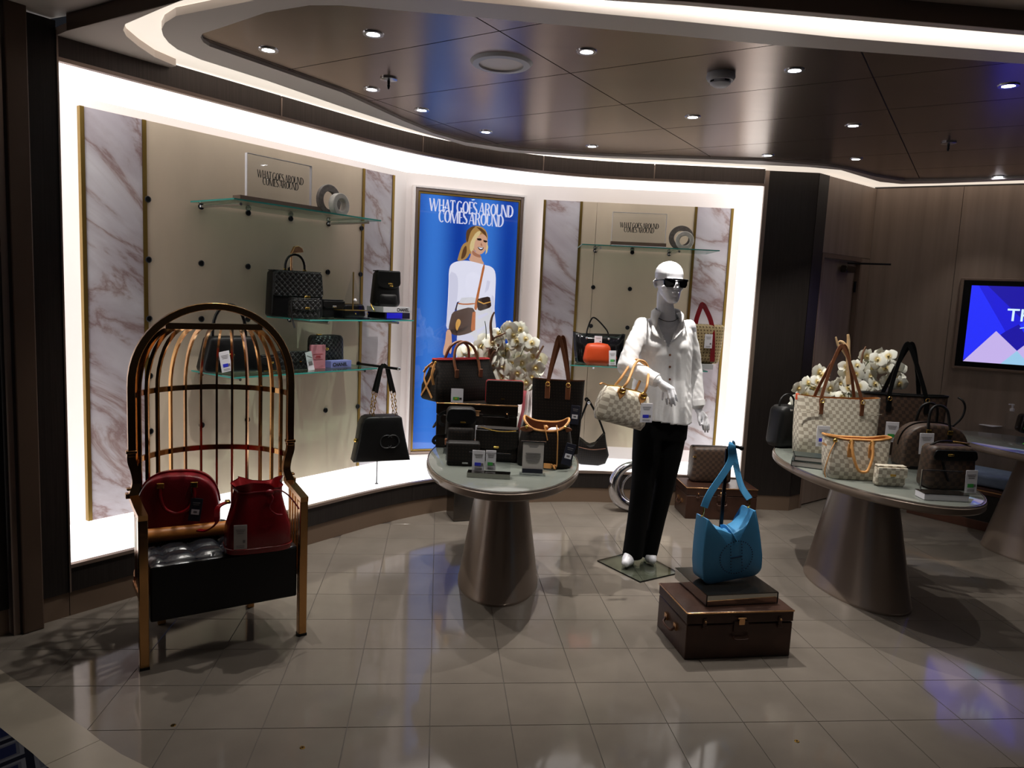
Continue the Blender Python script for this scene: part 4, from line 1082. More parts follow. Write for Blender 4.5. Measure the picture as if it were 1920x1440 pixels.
# =================================================================== bags: builders
def rrect(w0, w1, h, r=.02, n=4):                        # outline (x, z): bottom half width w0, top half width w1
    pts = []
    for cx, cz, a0 in ((w0 - r, r, -PI / 2), (w1 - r, h - r, 0), (-(w1 - r), h - r, PI / 2), (-(w0 - r), r, PI)):
        for k in range(n + 1):
            a = a0 + PI / 2 * k / n; pts.append((cx + r * math.cos(a), cz + r * math.sin(a)))
    return pts
def tote(t, w0, w1, d, h, m, strap_m, strap_h, sx, strap='flat', rim_m=None, drop=.06, lining='black_leather', e=6, hw='gold_hw', sag=.012, patch=True, flop=0.0, nstrap=2, tw=.022, lean=0.0):
    """open tote: walls, lining, two straps with leather patches. w0, w1: half width at base and mouth"""
    hd = d / 2
    o1 = [(0, w0 * .96, hd * .92), (.006, w0, hd), (h * .35, w0 + (w1 - w0) * .4, hd * 1.02), (h * .7, w0 + (w1 - w0) * .75, hd * .8), (h, w1, hd * .55)]
    mb = MB().loft([(z, a, b) for z, a, b in o1], 44, e, True, False)
    i1 = [(h, w1 - .004, hd * .55 - .004), (h * .75, w1 * .97, hd * .7), (h * .4, w0 * .93, hd * .85)]
    if sag:
        mb.v = [Vector((p.x, p.y, p.z - sag * max(0, (p.z / h - .55)) / .45 * (1 - (p.x / w1) ** 2))) for p in mb.v]
    mb.build('body', m, t, smooth=60)
    ml = MB().loft(i1, 44, e, False, True)
    ml.v = [Vector((p.x, p.y, p.z - sag * max(0, (p.z / h - .55)) / .45 * (1 - (p.x / w1) ** 2))) for p in ml.v]
    ml.build('lining', lining, t, smooth=60)
    if rim_m:
        rp = [(w1 * math.copysign(abs(math.cos(a)) ** (2 / e), math.cos(a)), hd * .55 * math.copysign(abs(math.sin(a)) ** (2 / e), math.sin(a)), h - sag * (1 - (abs(math.cos(a)) ** (2 / e)) ** 2)) for a in [2 * PI * (k + .5) / 44 for k in range(44)]]
        MB().tube(rp, .006, 6, closed=True, up=(0, 0, 1)).build('rim', rim_m, t, smooth=60)
    for s in ((-1, 1) if nstrap == 2 else (-1,)):
        y = s * hd * .6
        if flop and s < 0:                                # handle hanging forward over the front
            path = spline([(-sx, -hd * .98, h * .74), (-sx, -hd * .7 - .012, h - .012), (-sx * .95, -hd * 1.1 - .01, h * .62), (-sx * .5, -hd - .035, h * .30), (0, -hd - .04, h * .24), (sx * .5, -hd - .035, h * .30), (sx * .95, -hd * 1.1 - .01, h * .62), (sx, -hd * .7 - .012, h - .012), (sx, -hd * .98, h * .74)], 6)
        else:
            path = spline([(-sx, y * 1.05, h - drop), (-sx * .97, y * 1.0, h), (-sx * .55, y * .5 + lean * .5, h + strap_h * .55), (-sx * .12, y * .15 + lean, h + strap_h * .98), (sx * .12, y * .15 + lean, h + strap_h * .98), (sx * .55, y * .5 + lean * .5, h + strap_h * .55), (sx * .97, y * 1.0, h), (sx, y * 1.05, h - drop)], 6)
        q = MB()
        if strap == 'flat': q.tube([(p.x + s * tw * .55 * max(0, (p.z - h) / strap_h), p.y, p.z) for p in path], .01, sq=(tw, .006), up=(0, 1, .01))
        else: q.tube(path, .0075, 8)
        st = q.build('strap', strap_m, t, smooth=50)
        if patch:
            for x in (-sx, sx):
                yy = s * (hd * .78 + .006)
                MB().box((x, yy, h - drop - .012), (tw + .008, .006, .075)).build('strap_patch', strap_m, st, bevel=.003)
                MB().tube([(x + .012 * math.cos(2 * PI * k / 12), yy + s * .006, h - drop + .034 + .012 * math.sin(2 * PI * k / 12)) for k in range(12)], .0025, 6, closed=True).build('strap_ring', hw, st, smooth=60)
def dome_bag(t, w, d, h, m, handle_m, hx, hh, trim_m=None, base_m=None, hw='gold_hw', down=False, hr=.008):
    sides = (-1,) if down else (-1, 1)
    """dome-topped bag: body, zip line, base band, two round handles"""
    ol = []
    for k in range(29):
        a = PI * k / 28; c, s = math.cos(a), math.sin(a)
        ol.append((w / 2 * math.copysign(abs(c) ** .72, c) * (1 - .05 * s), h * (.30 + .70 * s ** .62) if s > 1e-6 else h * .30))
    ol = [(-w / 2 * .96, .0), (w / 2 * .96, .0), (w / 2, .02)] + ol + [(-w / 2, .02)]
    MB().slab(ol, d, .006, .012).build('body', m, t, smooth=50)
    zp = [(p[0] * 1.004, 0, p[1] * 1.004 + .001) for p in ol[4:-2]]
    MB().tube(zp, .01, sq=(.012, .004), up=(0, 1, 0)).build('zip', trim_m or handle_m, t, smooth=50)
    MB().loft([(0, w / 2 * .97, d / 2 * 1.01), (.018, w / 2 * 1.0, d / 2 * 1.02), (.02, w / 2 * .99, d / 2 * .99)], 40, 8).build('base', base_m or handle_m, t, smooth=50)
    for s in sides:
        y = s * (d / 2 + .004)
        if down and s < 0:
            path = spline([(-hx, y - .004, h * .80), (-hx * 1.0, y - .012, h * .66), (-hx * .7, y - .02, h * .48), (0, y - .022, h * .40), (hx * .7, y - .02, h * .48), (hx, y - .012, h * .66), (hx, y - .004, h * .80)], 7)
        else:
            path = spline([(-hx, y, h * .84), (-hx, y * .9, h * .98), (-hx * .75, y * .7, h + hh * .75), (0, y * .6, h + hh), (hx * .75, y * .7, h + hh * .75), (hx, y * .9, h * .98), (hx, y, h * .84)], 7)
        hd_ = MB().tube(path, hr, 10).build('handle', handle_m, t, smooth=60)
        for x in (-hx, hx):
            MB().box((x, y + s * .002, h * .80), (.022, .008, .05)).build('handle_tab', handle_m, hd_, bevel=.003)
            MB().box((x, y + s * .006, h * .85), (.03, .01, .024)).build('buckle', hw, hd_, bevel=.002)
def flap_bag(t, w, d, h, m, flap=.6, clasp='gold_hw', chain=False, r=.018, curve=.02):
    """box bag with a front flap and clasp"""
    MB().slab(rrect(w / 2, w / 2 * .97, h, r), d, .004, .010).build('body', m, t, smooth=50)
    f0 = h * (1 - flap); y = -d / 2 - .007
    ol = [(-w / 2 * .97, h - .004)] + [(-w / 2 * .97 * math.cos(PI * k / 12), f0 + curve * (1 - math.sin(PI * k / 12)) ) for k in range(13)] + [(w / 2 * .97, h - .004)]
    fl = MB().prismy(ol[::-1], y - .004, y + .005).box((0, -.002, h + .001), (w * .95, d * .9, .008)).build('flap', m, t, bevel=.003)
    cp = MB().box((0, y - .008, f0 + .016), (.03, .006, .012)).build('clasp', clasp, t, bevel=.003)
    return fl, cp, y
def tree_bag(label, cat, loc, rz, name='handbag', group=None): return thing(name, label, cat, loc, rz, group)

# ------------------------------------------------------------------ on the bird-cage chair
CA = ch.rotation_euler.z
def chw(x, y, z): return Vector((ch.location.x + x * math.cos(CA) - y * math.sin(CA), ch.location.y + x * math.sin(CA) + y * math.cos(CA), z))
bo_ = thing('bolster', 'tan leather roll cushion lying on the seat under the red dome bag', 'cushion', chw(-.115, .262, .477), CA - R(4))
MB().tube([(-.17, 0, 0), (-.168, 0, 0), (.168, 0, 0), (.17, 0, 0)], [.026, .031, .031, .026], 18).build('roll', 'bolster', bo_)
for s in (-1, 1): MB().tube([(s * .169, 0, 0), (s * .172, 0, 0)], [.024, .018], 14).build('end_cap', 'brown_leather', bo_)
t = tree_bag('red grained dome handbag with front handle hanging, on the gold chair', 'handbag', chw(-.13, .365, .452), CA - R(15))
dome_bag(t, .34, .135, .275, 'red', 'red_smooth', .068, .07, down=True)
tag_part(t, (.075, -.098, .125), .05, .105, dark=True, tilt=R(8))
MB().tube(spline([(.055, -.085, .235), (.06, -.1, .2), (.072, -.099, .178)], 5), .0012, 6).build('tag_cord', 'black_leather', t)
P = PZ(472, 1036, .450)
t = tree_bag('red drawstring bucket bag on the front of the black tufted seat', 'bucket bag', (P.x, P.y + .075, .450), CA - R(6), 'bucket_bag')
bm_ = MB(); rings = []
for z, hw_, hd_, wv_ in ((0, .128, .080, 0), (.008, .138, .086, 0), (.10, .134, .084, .0), (.18, .110, .078, .002), (.235, .098, .07, .004), (.262, .092, .066, .006), (.29, .100, .07, .012)):
    rings.append([((hw_ + wv_ * math.sin(7 * a)) * math.copysign(abs(math.cos(a)) ** .62, math.cos(a)), (hd_ + wv_ * math.cos(6 * a)) * math.copysign(abs(math.sin(a)) ** .62, math.sin(a)), z + (.014 * math.sin(3 * a + 1) if z > .28 else 0)) for a in [2 * PI * (k + .5) / 56 for k in range(56)]])
MB().loops(rings, True, False).build('body', 'red_smooth', t, smooth=60)
MB().loops([[(p[0] * .95, p[1] * .95, p[2] - .002) for p in rings[-1]], [(p[0] * .93, p[1] * .93, p[2]) for p in rings[-2]], [(p[0] * .9, p[1] * .9, p[2]) for p in rings[-4]]], False, True).build('lining', 'red_lining', t)
MB().loft([(-.001, .136, .084), (.022, .140, .088), (.024, .137, .086)], 40, 3.4).build('base_band', 'red_smooth', t, smooth=50)
MB().tube([(p[0] * 1.03, p[1] * 1.05, .262) for p in rings[5]], .003, 6, closed=True, up=(0, 0, 1)).build('drawstring', 'red', t)
MB().tube(spline([(.03, -.074, .262), (.045, -.098, .24), (.03, -.1, .20), (.055, -.1, .17), (.085, -.09, .16)], 6), .0032, 6).tube(spline([(.03, -.074, .262), (.07, -.088, .27), (.115, -.05, .235), (.15, -.04, .19), (.165, -.045, .165)], 6), .0032, 6).build('drawstring_end', 'red', t)
MB().ball((.034, -.082, .26), .014, 10, 8, (1.3, .7, 1)).build('knot', 'red', t)
sp_ = MB().tube(spline([(-.118, -.01, .215), (-.165, -.03, .20), (-.175, -.05, .14), (-.21, -.03, .105), (-.24, .0, .10)], 6), .01, sq=(.022, .006), up=(0, 0, 1)).build('shoulder_strap', 'red_smooth', t)
MB().box((-.125, -.01, .215), (.02, .03, .012)).build('strap_buckle', 'gold_hw', sp_, bevel=.002)
MB().ball((-.01, 0, .25), .045, 10, 8, (1, .7, .5)).build('tissue_filling', 'paper', t)
tag_part(t, (-.085, -.094, .082), .052, .105, None, rz=R(-8)).data.materials[0] = M['grey_card']

# ------------------------------------------------------------------ left table
TZ = TH + .0005
P = PZ(897, 843, TZ); tkx = P.x
riser = trunk('dark bronze trunk standing on the left table as a riser', (-.425, 4.17, TZ), R(2), .465, .30, .262, 'trunk_dark', 'display_chest')
TT = TZ + .263
# duffel with red lining on the trunk
P = PY(862, 757, 4.36)
t = tree_bag('large dark brown duffel with red lining and tan tassels, on the trunk', 'duffel bag', (P.x + .0, 4.37, TT + .001), R(38), 'duffel_bag')
dw, dd, dh = .225, .105, .235
rg = []
for z, a, b2 in ((0, dw, dd), (.01, dw + .006, dd + .006), (.08, dw + .004, dd + .004), (.16, dw - .02, dd * .7), (dh, dw - .035, dd * .34)):
    rg.append([(a * math.copysign(abs(math.cos(q)) ** .35, math.cos(q)), b2 * math.copysign(abs(math.sin(q)) ** .35, math.sin(q)), z) for q in [2 * PI * (k + .5) / 48 for k in range(48)]])
MB().loops(rg, True, False).build('body', 'canvas_dk', t, smooth=50)
MB().loops([[(p[0] * .97, p[1] * .9, p[2] - .001) for p in rg[4]], [(p[0] * .95, p[1] * .8, p[2]) for p in rg[3]]], False, True).build('lining', 'red_lining', t)
MB().tube([(p[0], p[1], p[2] + .002) for p in rg[4]], .005, 6, closed=True, up=(0, 0, 1)).build('mouth_binding', 'red_lining', t)
for s in (-1, 1):
    h_ = MB().tube(spline([(-.085, s * .075, .17), (-.085, s * .05, .235), (-.06, s * .03, .31), (0, s * .025, .338), (.06, s * .03, .31), (.085, s * .05, .235), (.085, s * .075, .17)], 7), .0085, 8).build('handle', 'brown_leather', t)
    for x in (-.085, .085): MB().box((x, s * .083, .158), (.026, .01, .05)).build('handle_tab', 'brown_leather', h_, bevel=.003)
for s in (-1, 1): MB().tube([(-dw + .01, s * .05, .19), (-dw - .012, s * .03, .12), (-dw - .012, -s * .01, .07), (-dw - .01, -s * .06, .02)], .01, sq=(.012, .004), up=(1, 0, 0)).build('end_strap', 'tan_leather', t)
c = MB().box((-dw - .004, -.03, .20), (.008, .05, .01)).build('strap_tab', 'tan_leather', t)
MB().tube(spline([(-dw, -.06, .215), (-dw - .03, -.085, .16), (-dw - .02, -.09, .10)], 5), .01, sq=(.014, .004), up=(0, 1, .2)).build('tassel', 'tan_leather', t)
MB().tube(spline([(-dw, -.04, .22), (-dw - .045, -.06, .20), (-dw - .07, -.06, .17)], 5), .01, sq=(.014, .004), up=(0, 1, .2)).build('tassel', 'tan_leather', t)
MB().ball((-dw + .012, -.05, .222), .009, 8, 6).build('stud', 'gold_hw', t)
# wallet, card on the trunk lid
P = PY(945, 760, 4.21)
t = tree_bag('dark wallet with red edge standing open on the trunk lid', 'wallet', (P.x, 4.22, TT + .0005), R(4), 'wallet')
MB().prismy([(x, z) for x, z in rrect(.107, .107, .135, .014)], -.01, .01).build('cover', 'canvas_dk', t, bevel=.003)
MB().prismy(rrect(.11, .11, .138, .016), .0105, .018).build('red_back', 'red_lining', t, bevel=.002)
MB().box((-.01, -.0125, .03), (.02, .004, .006)).build('clasp', 'gold_hw', t)
P = PY(857, 758, 4.215)
c = thing('price_card', 'white price card with green foil on the trunk lid', 'price card', (P.x, 4.195, TT + .0405), R(3), 'price cards')
MB().box((0, 0, 0), (.07, .002, .08)).build('card', 'white_card', c)
MB().box((-.006, -.0015, -.018), (.034, .001, .018)).build('foil', 'holo_green', c); MB().box((.02, -.0015, -.018), (.014, .001, .012)).build('print', 'ink', c)
MB().box((-.006, -.0022, -.018), (.016, .0008, .009)).build('foil', 'holo_yellow', c)
# backpack on a clear riser
P = PZ(858, 838, TZ + .05)
cr = thing('acrylic_riser', 'clear acrylic riser under the small dark backpack on the left table', 'riser', (P.x, 4.075, TZ), R(3))
for z_ in (.003, .047): MB().box((0, .0, z_), (.17, .13, .006)).build('plate', 'clear', cr, smooth=0)
for s in (-1, 1): MB().box((s * .082, 0, .025), (.006, .13, .038)).build('side', 'clear', cr, smooth=0)
t = tree_bag('small dark brown backpack with tan corners before the trunk', 'backpack', (P.x + .005, 4.075, TZ + .0515), R(6), 'backpack')
MB().slab(rrect(.086, .082, .205, .03), .085, .012, .014).build('body', 'canvas_dk', t, smooth=50)
MB().slab(rrect(.075, .075, .10, .02), .03, .008, .01, cy=-.058).build('pocket', 'canvas_dk', t, smooth=50)
MB().prismy(rrect(.084, .08, .085, .03), -.062, -.045).build('flap', 'black_leather', t, bevel=.004).location = (0, 0, .118)
for s in (-1, 1):
    MB().prismy([(s * .086, 0.0), (s * .05, 0.0), (s * .056, .026), (s * .072, .036), (s * .087, .03)][::s], -.062, -.04).build('corner_patch', 'brown_leather', t, bevel=.002)
MB().tube(spline([(-.085, .02, .17), (-.12, .01, .15), (-.115, 0, .11), (-.09, -.01, .10)], 6), .01, sq=(.018, .005), up=(0, 1, 0)).build('side_strap', 'black_leather', t)
MB().tube(spline([(-.085, -.02, .04), (-.13, -.05, .045), (-.15, -.06, .02), (-.135, -.06, .005)], 6), .01, sq=(.018, .005), up=(0, 1, 0)).build('strap_end', 'black_leather', t)
MB().box((.01, -.065, .13), (.03, .005, .008)).build('clasp', 'gold_hw', t)
tag_part(t, local(t, PY(900, 813, 3.99)), .052, .092, 'holo_red')
# box bag and chained flap bag
P = PZ(866, 875, TZ)
t = tree_bag('small boxy dark canvas bag at the left front of the left table', 'handbag', (P.x + .002, P.y + .05, TZ), R(4))
MB().slab(rrect(.085, .085, .122, .012), .075, .003, .008).build('body', 'canvas_dk', t, smooth=50)
MB().box((0, -.040, .024), (.16, .004, .006)).build('seam_band', 'black_leather', t)
MB().box((.01, -.042, .018), (.03, .004, .008)).build('clasp', 'silver', t)
MB().box((-.088, 0, .07), (.006, .05, .09)).build('side_tab', 'silver', t)
P = PZ(928, 872, TZ)
t = tree_bag('dark flap bag with long chain strap in the middle of the left table', 'handbag', (P.x + .005, P.y + .12, TZ), R(-3))
fl, cp, yy = flap_bag(t, .235, .085, .175, 'canvas_dk', .62)
ch_ = [(.05 + .02 * k, -.05 + .002 * k, .176 + .006 * k - .0) for k in range(0)]
p0 = Vector((-.09, -.03, .182)); p1 = local(t, PY(968, 808, 3.80))
MB().tube([p0.lerp(p1, k / 16) - Vector((0, 0, .012 * math.sin(PI * k / 16))) for k in range(17)], .0028, 6).build('chain_strap', 'gold_hw', t)
# acrylic stand with two tags
P = PZ(916, 897, TZ)
t = thing('acrylic_stand', 'clear acrylic card stand with white tags at the table front', 'card stand', (P.x, P.y + .03, TZ), R(-2))
MB().box((0, .0, .012), (.21, .06, .024)).build('base_block', 'mirror', t, bevel=.001, smooth=0)
MB().box((0, .034, .062), (.205, .004, .10), rx=R(-8)).build('back_plate', 'clear', t, smooth=0)
MB().box((0, .026, .113), (.205, .006, .005)).build('top_edge', 'silver', t)
tag_part(t, (-.055, .018, .075), .062, .102, 'holo_blue', rz=R(0))
tag_part(t, (.005, .024, .078), .05, .10, 'holo_green')
# sign holder
P = PZ(998, 892, TZ)
t = thing('sign_holder', 'grey information card in a clear holder on the left table', 'sign', (P.x, P.y + .02, TZ), R(0))
MB().box((0, 0, .003), (.13, .06, .006)).build('foot', 'clear', t, smooth=0)
MB().box((0, .01, .085), (.105, .003, .155), rx=R(-4)).build('card', 'grey_card', t)
MB().box((0, -.0032, .02), (.102, .002, .022)).build('navy_band', 'navy_card', t)
MB().box((0, .016, .165), (.125, .012, .006)).build('top_rail', 'silver', t)
pr = MB()
for k, wd in enumerate((.05, .04)): pr.box((0, .0125, .147 - .008 * k), (wd, .0012, .004))
for k, wd in enumerate((.075, .07, .078, .074, .07, .066, .05)): pr.box((0, .0052 + .0006 * (6 - k), .108 - .0075 * k), (wd, .0012, .0022))
pr.build('print', 'grey_ink', t)
# bucket bag with tan trim
P = PZ(1022, 878, TZ)
t = tree_bag('dark canvas bucket bag with tan trim at the right of the left table', 'bucket bag', (P.x, P.y + .10, TZ), R(-4), 'bucket_bag')
rg = []
for z, a, b2 in ((0, .135, .10), (.01, .148, .108), (.09, .146, .105), (.17, .132, .095), (.225, .118, .085)):
    rg.append([(a * math.copysign(abs(math.cos(q)) ** .6, math.cos(q)), b2 * math.copysign(abs(math.sin(q)) ** .6, math.sin(q)), z + (.022 * math.cos(2 * q) + .010 * math.sin(q) if z > .2 else 0)) for q in [2 * PI * (k + .5) / 48 for k in range(48)]])
MB().loops(rg, True, False).build('body', 'canvas_dk', t, smooth=60)
MB().loops([[(p[0] * .96, p[1] * .96, p[2] - .002) for p in rg[4]], [(p[0] * .94, p[1] * .94, p[2]) for p in rg[3]], [(p[0] * .9, p[1] * .9, p[2]) for p in rg[2]]], False, True).build('lining', 'brown_leather', t)
MB().tube([(p[0] * 1.01, p[1] * 1.01, p[2] + .002) for p in rg[4]], .0065, 6, closed=True, up=(0, 0, 1)).build('mouth_trim', 'tan_leather', t)
MB().tube(spline([(.055, -.088, .225), (.064, -.112, .18), (.066, -.122, .10), (.066, -.12, .02), (.045, -.128, .020), (.0, -.117, .018)], 6), .01, sq=(.026, .006), up=(1, 0, 0)).build('shoulder_strap', 'tan_leather', t)
MB().tube(spline([(-.01, -.085, .225), (.002, -.1, .19), (.012, -.105, .15)], 6), .01, sq=(.010, .005), up=(1, 0, 0)).build('strap_tail', 'tan_leather', t)
for s, z in ((-1, .20), (1, .205)):
    x = s * .10
    MB().slab([(x + .036 * math.cos(q), z + .014 * math.sin(q)) for q in [2 * PI * k / 16 for k in range(16)]], .008, 0, .002, cy=-.088 + .022 * (s > 0)).build('strap_patch', 'brown_leather', t, smooth=50)
    MB().ball((x - s * .0, -.094 + .022 * (s > 0), z + .012), .009, 8, 6).build('stud', 'gold_hw', t)
MB().ball((.0, -.07, .212), .012, 8, 6).build('knot', 'tan_leather', t)
tag_part(t, local(t, PY(1066, 852, 3.74)), .055, .115, dark=True, tilt=R(14), rz=R(18))
MB().ball((.045, -.03, .19), .03, 8, 6, (1.2, .7, .6)).build('tissue_filling', 'paper', t)
# tall tote
P = PY(1040, 850, 4.2)
t = tree_bag('tall dark canvas tote with long brown straps behind the bucket bag', 'tote bag', (P.x, 4.20, TZ), R(-6), 'tote_bag')
tote(t, .135, .150, .11, .425, 'canvas_dk', 'brown_leather', .235, .058, lining='brown_leather', sag=.006, tw=.02)
tag_part(t, local(t, PY(1078, 778, 4.13)), .05, .11, dark=True, tilt=R(3))

# white orchids with driftwood
def flower_mesh():
    mb = MB(); 
    def petal(a, L, W, lift, curl):
        n = 5; ring = []
        vs, fs = [(0, 0, 0)], []
        for j in range(1, n + 1):
            u = j / n; wv = W * math.sin(PI * min(1, u * .92 + .06)) ** .7
            z = lift * u + curl * u * u
            for k, s in enumerate((-1, 0, 1)): vs.append((L * u, s * wv, z + (.12 * W if s == 0 else 0)))
        for j in range(n):
            b_ = 1 + 3 * j
            if j == 0: fs += [(0, 1, 2), (0, 2, 3)]
            else: fs += [(b_ - 3, b_, b_ + 1, b_ - 2), (b_ - 2, b_ + 1, b_ + 2, b_ - 1)]
        mb.add(vs, fs, Matrix.Rotation(a, 4, 'Z'))
    for a, L, W in ((0.12, .040, .025), (PI - .12, .040, .025)): petal(a, L, W, .006, -.004)
    for a in (PI / 2, PI / 2 + 2.25, PI / 2 - 2.25): petal(a, .036, .014, .0, -.006)
    petal(-PI / 2, .016, .008, .016, -.02)
    mb.ball((0, 0, .006), .006, 8, 6)
    return mb
def orchid(label, loc, pts, spread, wood_paths, sized=.056, vase_h=.16, more=.8):
    t = thing('orchid_arrangement', label, 'flowers', loc, 0, 'white orchid arrangements')
    MB().lathe([(.05, 0), (.07, .01), (.085, vase_h * .6), (.07, vase_h), (.062, vase_h), (.075, vase_h * .6), (.0005, .02)], 28).build('vase', 'vase', t)
    MB().lathe([(.07, vase_h * .9), (.0005, vase_h * .93)], 20).build('soil', 'wood', t)
    for k, (pp, r0, r1, mm) in enumerate(wood_paths):
        q = spline(pp, 8); MB().tube(q, [r0 + (r1 - r0) * i / (len(q) - 1) for i in range(len(q))], 8).build('driftwood_branch', mm, t, smooth=60)
    fm = flower_mesh().build('flower', 'petals', t, smooth=60); first = True
    P0 = Vector(loc)
    for k, (px, py) in enumerate(list(pts) + [(x + random.uniform(-10, 10), y + random.uniform(-10, 10)) for x, y in pts if random.random() < more]):
        Yd = P0.y + random.uniform(-spread, spread) - .02
        P = PY(px, py, Yd) - P0
        if first: f = fm; first = False
        else: f = fm.copy(); COL.objects.link(f); f.parent = t
        s = sized / .04 * random.uniform(.9, 1.15)
        f.location = P; f.scale = (s, s, s); f.rotation_euler = (R(78) + random.uniform(-.5, .45), random.uniform(-.5, .5), random.uniform(-.6, .6))
        if k % 4 == 0:
            q = spline([(0, 0, vase_h * .9), (P.x * .35, P.y * .3, vase_h + (P.z - vase_h) * .7), (P.x * .8, P.y * .8, max(P.z + .02, vase_h + .02)), (P.x, P.y + .012, P.z)], 6)
            MB().tube(q, .0025, 6).build('stem', 'stem', t, smooth=60)
    return t
P = PY(950, 840, 4.60)
def rel(px, py, Y, P0): return PY(px, py, Y) - Vector(P0)
OP = (P.x, 4.60, TZ)
o1 = orchid('white orchids with dark driftwood branch behind the trunk on the left table', OP,
    [(930, 640), (955, 618), (968, 648), (985, 636), (945, 664), (975, 672), (1000, 668), (925, 684), (950, 692), (985, 692), (1004, 690), (940, 711), (965, 716), (990, 716), (955, 736), (975, 738), (887, 660), (922, 655), (902, 650), (1010, 674), (935, 626), (972, 616), (918, 668), (962, 630), (994, 652), (998, 708), (948, 726), (970, 700), (930, 700), (880, 655), (960, 682), (912, 640), (986, 726)], .05,
    [([rel(916, 700, 4.53, OP), rel(918, 665, 4.53, OP), rel(922, 640, 4.53, OP), rel(920, 612, 4.53, OP), rel(922, 596, 4.53, OP), rel(927, 585, 4.53, OP)], .014, .005, 'wood'), ([rel(919, 655, 4.53, OP), rel(925, 635, 4.53, OP), rel(940, 628, 4.53, OP), rel(952, 622, 4.53, OP)], .009, .003, 'wood'),
     ([rel(916, 690, 4.53, OP), rel(922, 665, 4.53, OP), rel(932, 655, 4.53, OP), rel(934, 645, 4.53, OP)], .014, .009, 'wood'), ([rel(903, 650, 4.53, OP), rel(911, 635, 4.53, OP), rel(911, 615, 4.53, OP), rel(909, 602, 4.53, OP)], .0035, .002, 'stem'), ([rel(1005, 672, 4.53, OP), rel(1012, 660, 4.53, OP), rel(1019, 648, 4.53, OP)], .008, .006, 'wood')])
# folded scarf hanging between the trunk and the tall tote
P = PY(982, 790, 4.30)
t = thing('silk_scarf', 'folded white and red silk scarf between the trunk and tall tote', 'scarf', (P.x + .006, 4.30, TZ))
for k, (dx, m_) in enumerate(((-.022, 'pink_silk'), (-.004, 'scarf'), (.016, 'scarf'))):
    MB().tube(spline([(dx - .02, 0, .001), (dx - .012, -.012 - .004 * k, .12), (dx + .008, -.004, .22), (dx + .010, .004, .30), (dx + .018, .01, .335)], 6), .01, sq=(.017, .007), up=(.25, 1, 0)).build('fold', m_, t, smooth=50)
MB().box((-.016, -.016, .02), (.02, .004, .03)).build('red_corner', 'red_lining', t)

# ------------------------------------------------------------------ right table
def onT2(px, py, dy=0.0):
    P = PZ(px, py, TZ); return Vector((P.x, P.y + dy, TZ))
t = tree_bag('large cream chequered tote with brown straps on the right table', 'tote bag', onT2(1570, 858, .075), R(2), 'tote_bag')
tote(t, .235, .258, .15, .37, 'check_cream', 'brown_leather', .30, .125, lining='tan_leather', sag=.014, tw=.018)
MB().box((-.205, -.066, .275), (.14, .004, .003)).box((.205, -.066, .275), (.09, .004, .003)).build('pocket_edge', 'check_cream', t)
MB().box((-.252, 0, .355), (.012, .03, .04)).build('side_tab', 'orange_leather', t, bevel=.003)
tag_part(t, local(t, PY(1543, 818, 4.30)), .078, .125, 'holo_blue')
t = tree_bag('small cream chequered tote with tan handles hanging forward', 'tote bag', onT2(1612, 902, .085), R(0), 'tote_bag')
tote(t, .145, .175, .145, .228, 'check_cream', 'tan_leather', .12, .055, strap='round', rim_m='tan_leather', lining='tan_leather', flop=1, nstrap=1, sag=.018)
MB().ball((-.135, -.05, .205), .012, 8, 6).build('stud', 'gold_hw', t)
MB().tube(spline([(-.135, -.055, .2), (-.165, -.07, .14), (-.185, -.075, .05), (-.18, -.08, .01)], 6), .003, 6).build('side_lace', 'tan_leather', t)
t = tree_bag('large brown chequered tote with dark straps behind the dome bag', 'tote bag', onT2(1711, 862, .18), R(-3), 'tote_bag')
tote(t, .225, .262, .15, .385, 'check_brown', 'black_leather', .31, .115, rim_m='black_leather', sag=.006, tw=.026)
tag_part(t, local(t, PY(1672, 810, 4.44)), .078, .125, 'holo_green')
t = tree_bag('brown chequered dome handbag with dark handles on the right table', 'handbag', onT2(1757, 884, .10), R(-2))
dome_bag(t, .37, .15, .265, 'check_brown', 'black_leather', .06, .11, base_m='black_leather')
MB().tube(spline([(.12, .02, .24), (.16, .0, .30), (.175, .0, .36), (.16, .0, .40), (.14, .02, .42)], 6), .006, 8).build('strap_loop', 'black_leather', t)
tag_part(t, local(t, PY(1737, 832, 4.02)), .078, .118, 'holo_yellow', tilt=R(-2))
t = tree_bag('small brown chequered box bag with gold top clasp at the table front', 'handbag', onT2(1786, 921, .075), R(4))
MB().slab(rrect(.128, .118, .225, .03), .11, .008, .014).build('body', 'check_brown', t, smooth=50)
MB().prismy(rrect(.118, .114, .055, .02), -.066, -.055).build('top_band', 'black_leather', t, bevel=.004).location = (0, 0, .155)
MB().tube(spline([(-.10, 0, .222), (-.04, 0, .245), (.06, 0, .238), (.11, -.01, .22)], 6), .01, sq=(.014, .006), up=(0, 0, 1)).build('top_handle', 'black_leather', t)
MB().box((.06, -.004, .24), (.09, .012, .008), ry=R(6)).build('gold_bar', 'gold_hw', t, bevel=.003)
MB().box((-.03, -.069, .185), (.034, .006, .012)).build('clasp', 'gold_hw', t, bevel=.003)
MB().tube(spline([(-.07, -.066, .15), (-.05, -.07, .09), (-.03, -.068, .05)], 5), .01, sq=(.016, .005), up=(1, 0, 0)).build('front_strap', 'black_leather', t)
tag_part(t, local(t, PY(1821, 903, 3.60)), .062, .115, 'holo_green', tilt=R(-2))
t = tree_bag('small cream chequered flap wallet on the right table', 'wallet', onT2(1672, 914, .035), R(0), 'wallet')
fl, cp, yy = flap_bag(t, .155, .045, .105, 'check_cream', .55, curve=.004)
MB().box((0, yy - .003, .006), (.10, .012, .006)).build('clear_prop', 'clear', t)
P = onT2(1775, 940, .045)
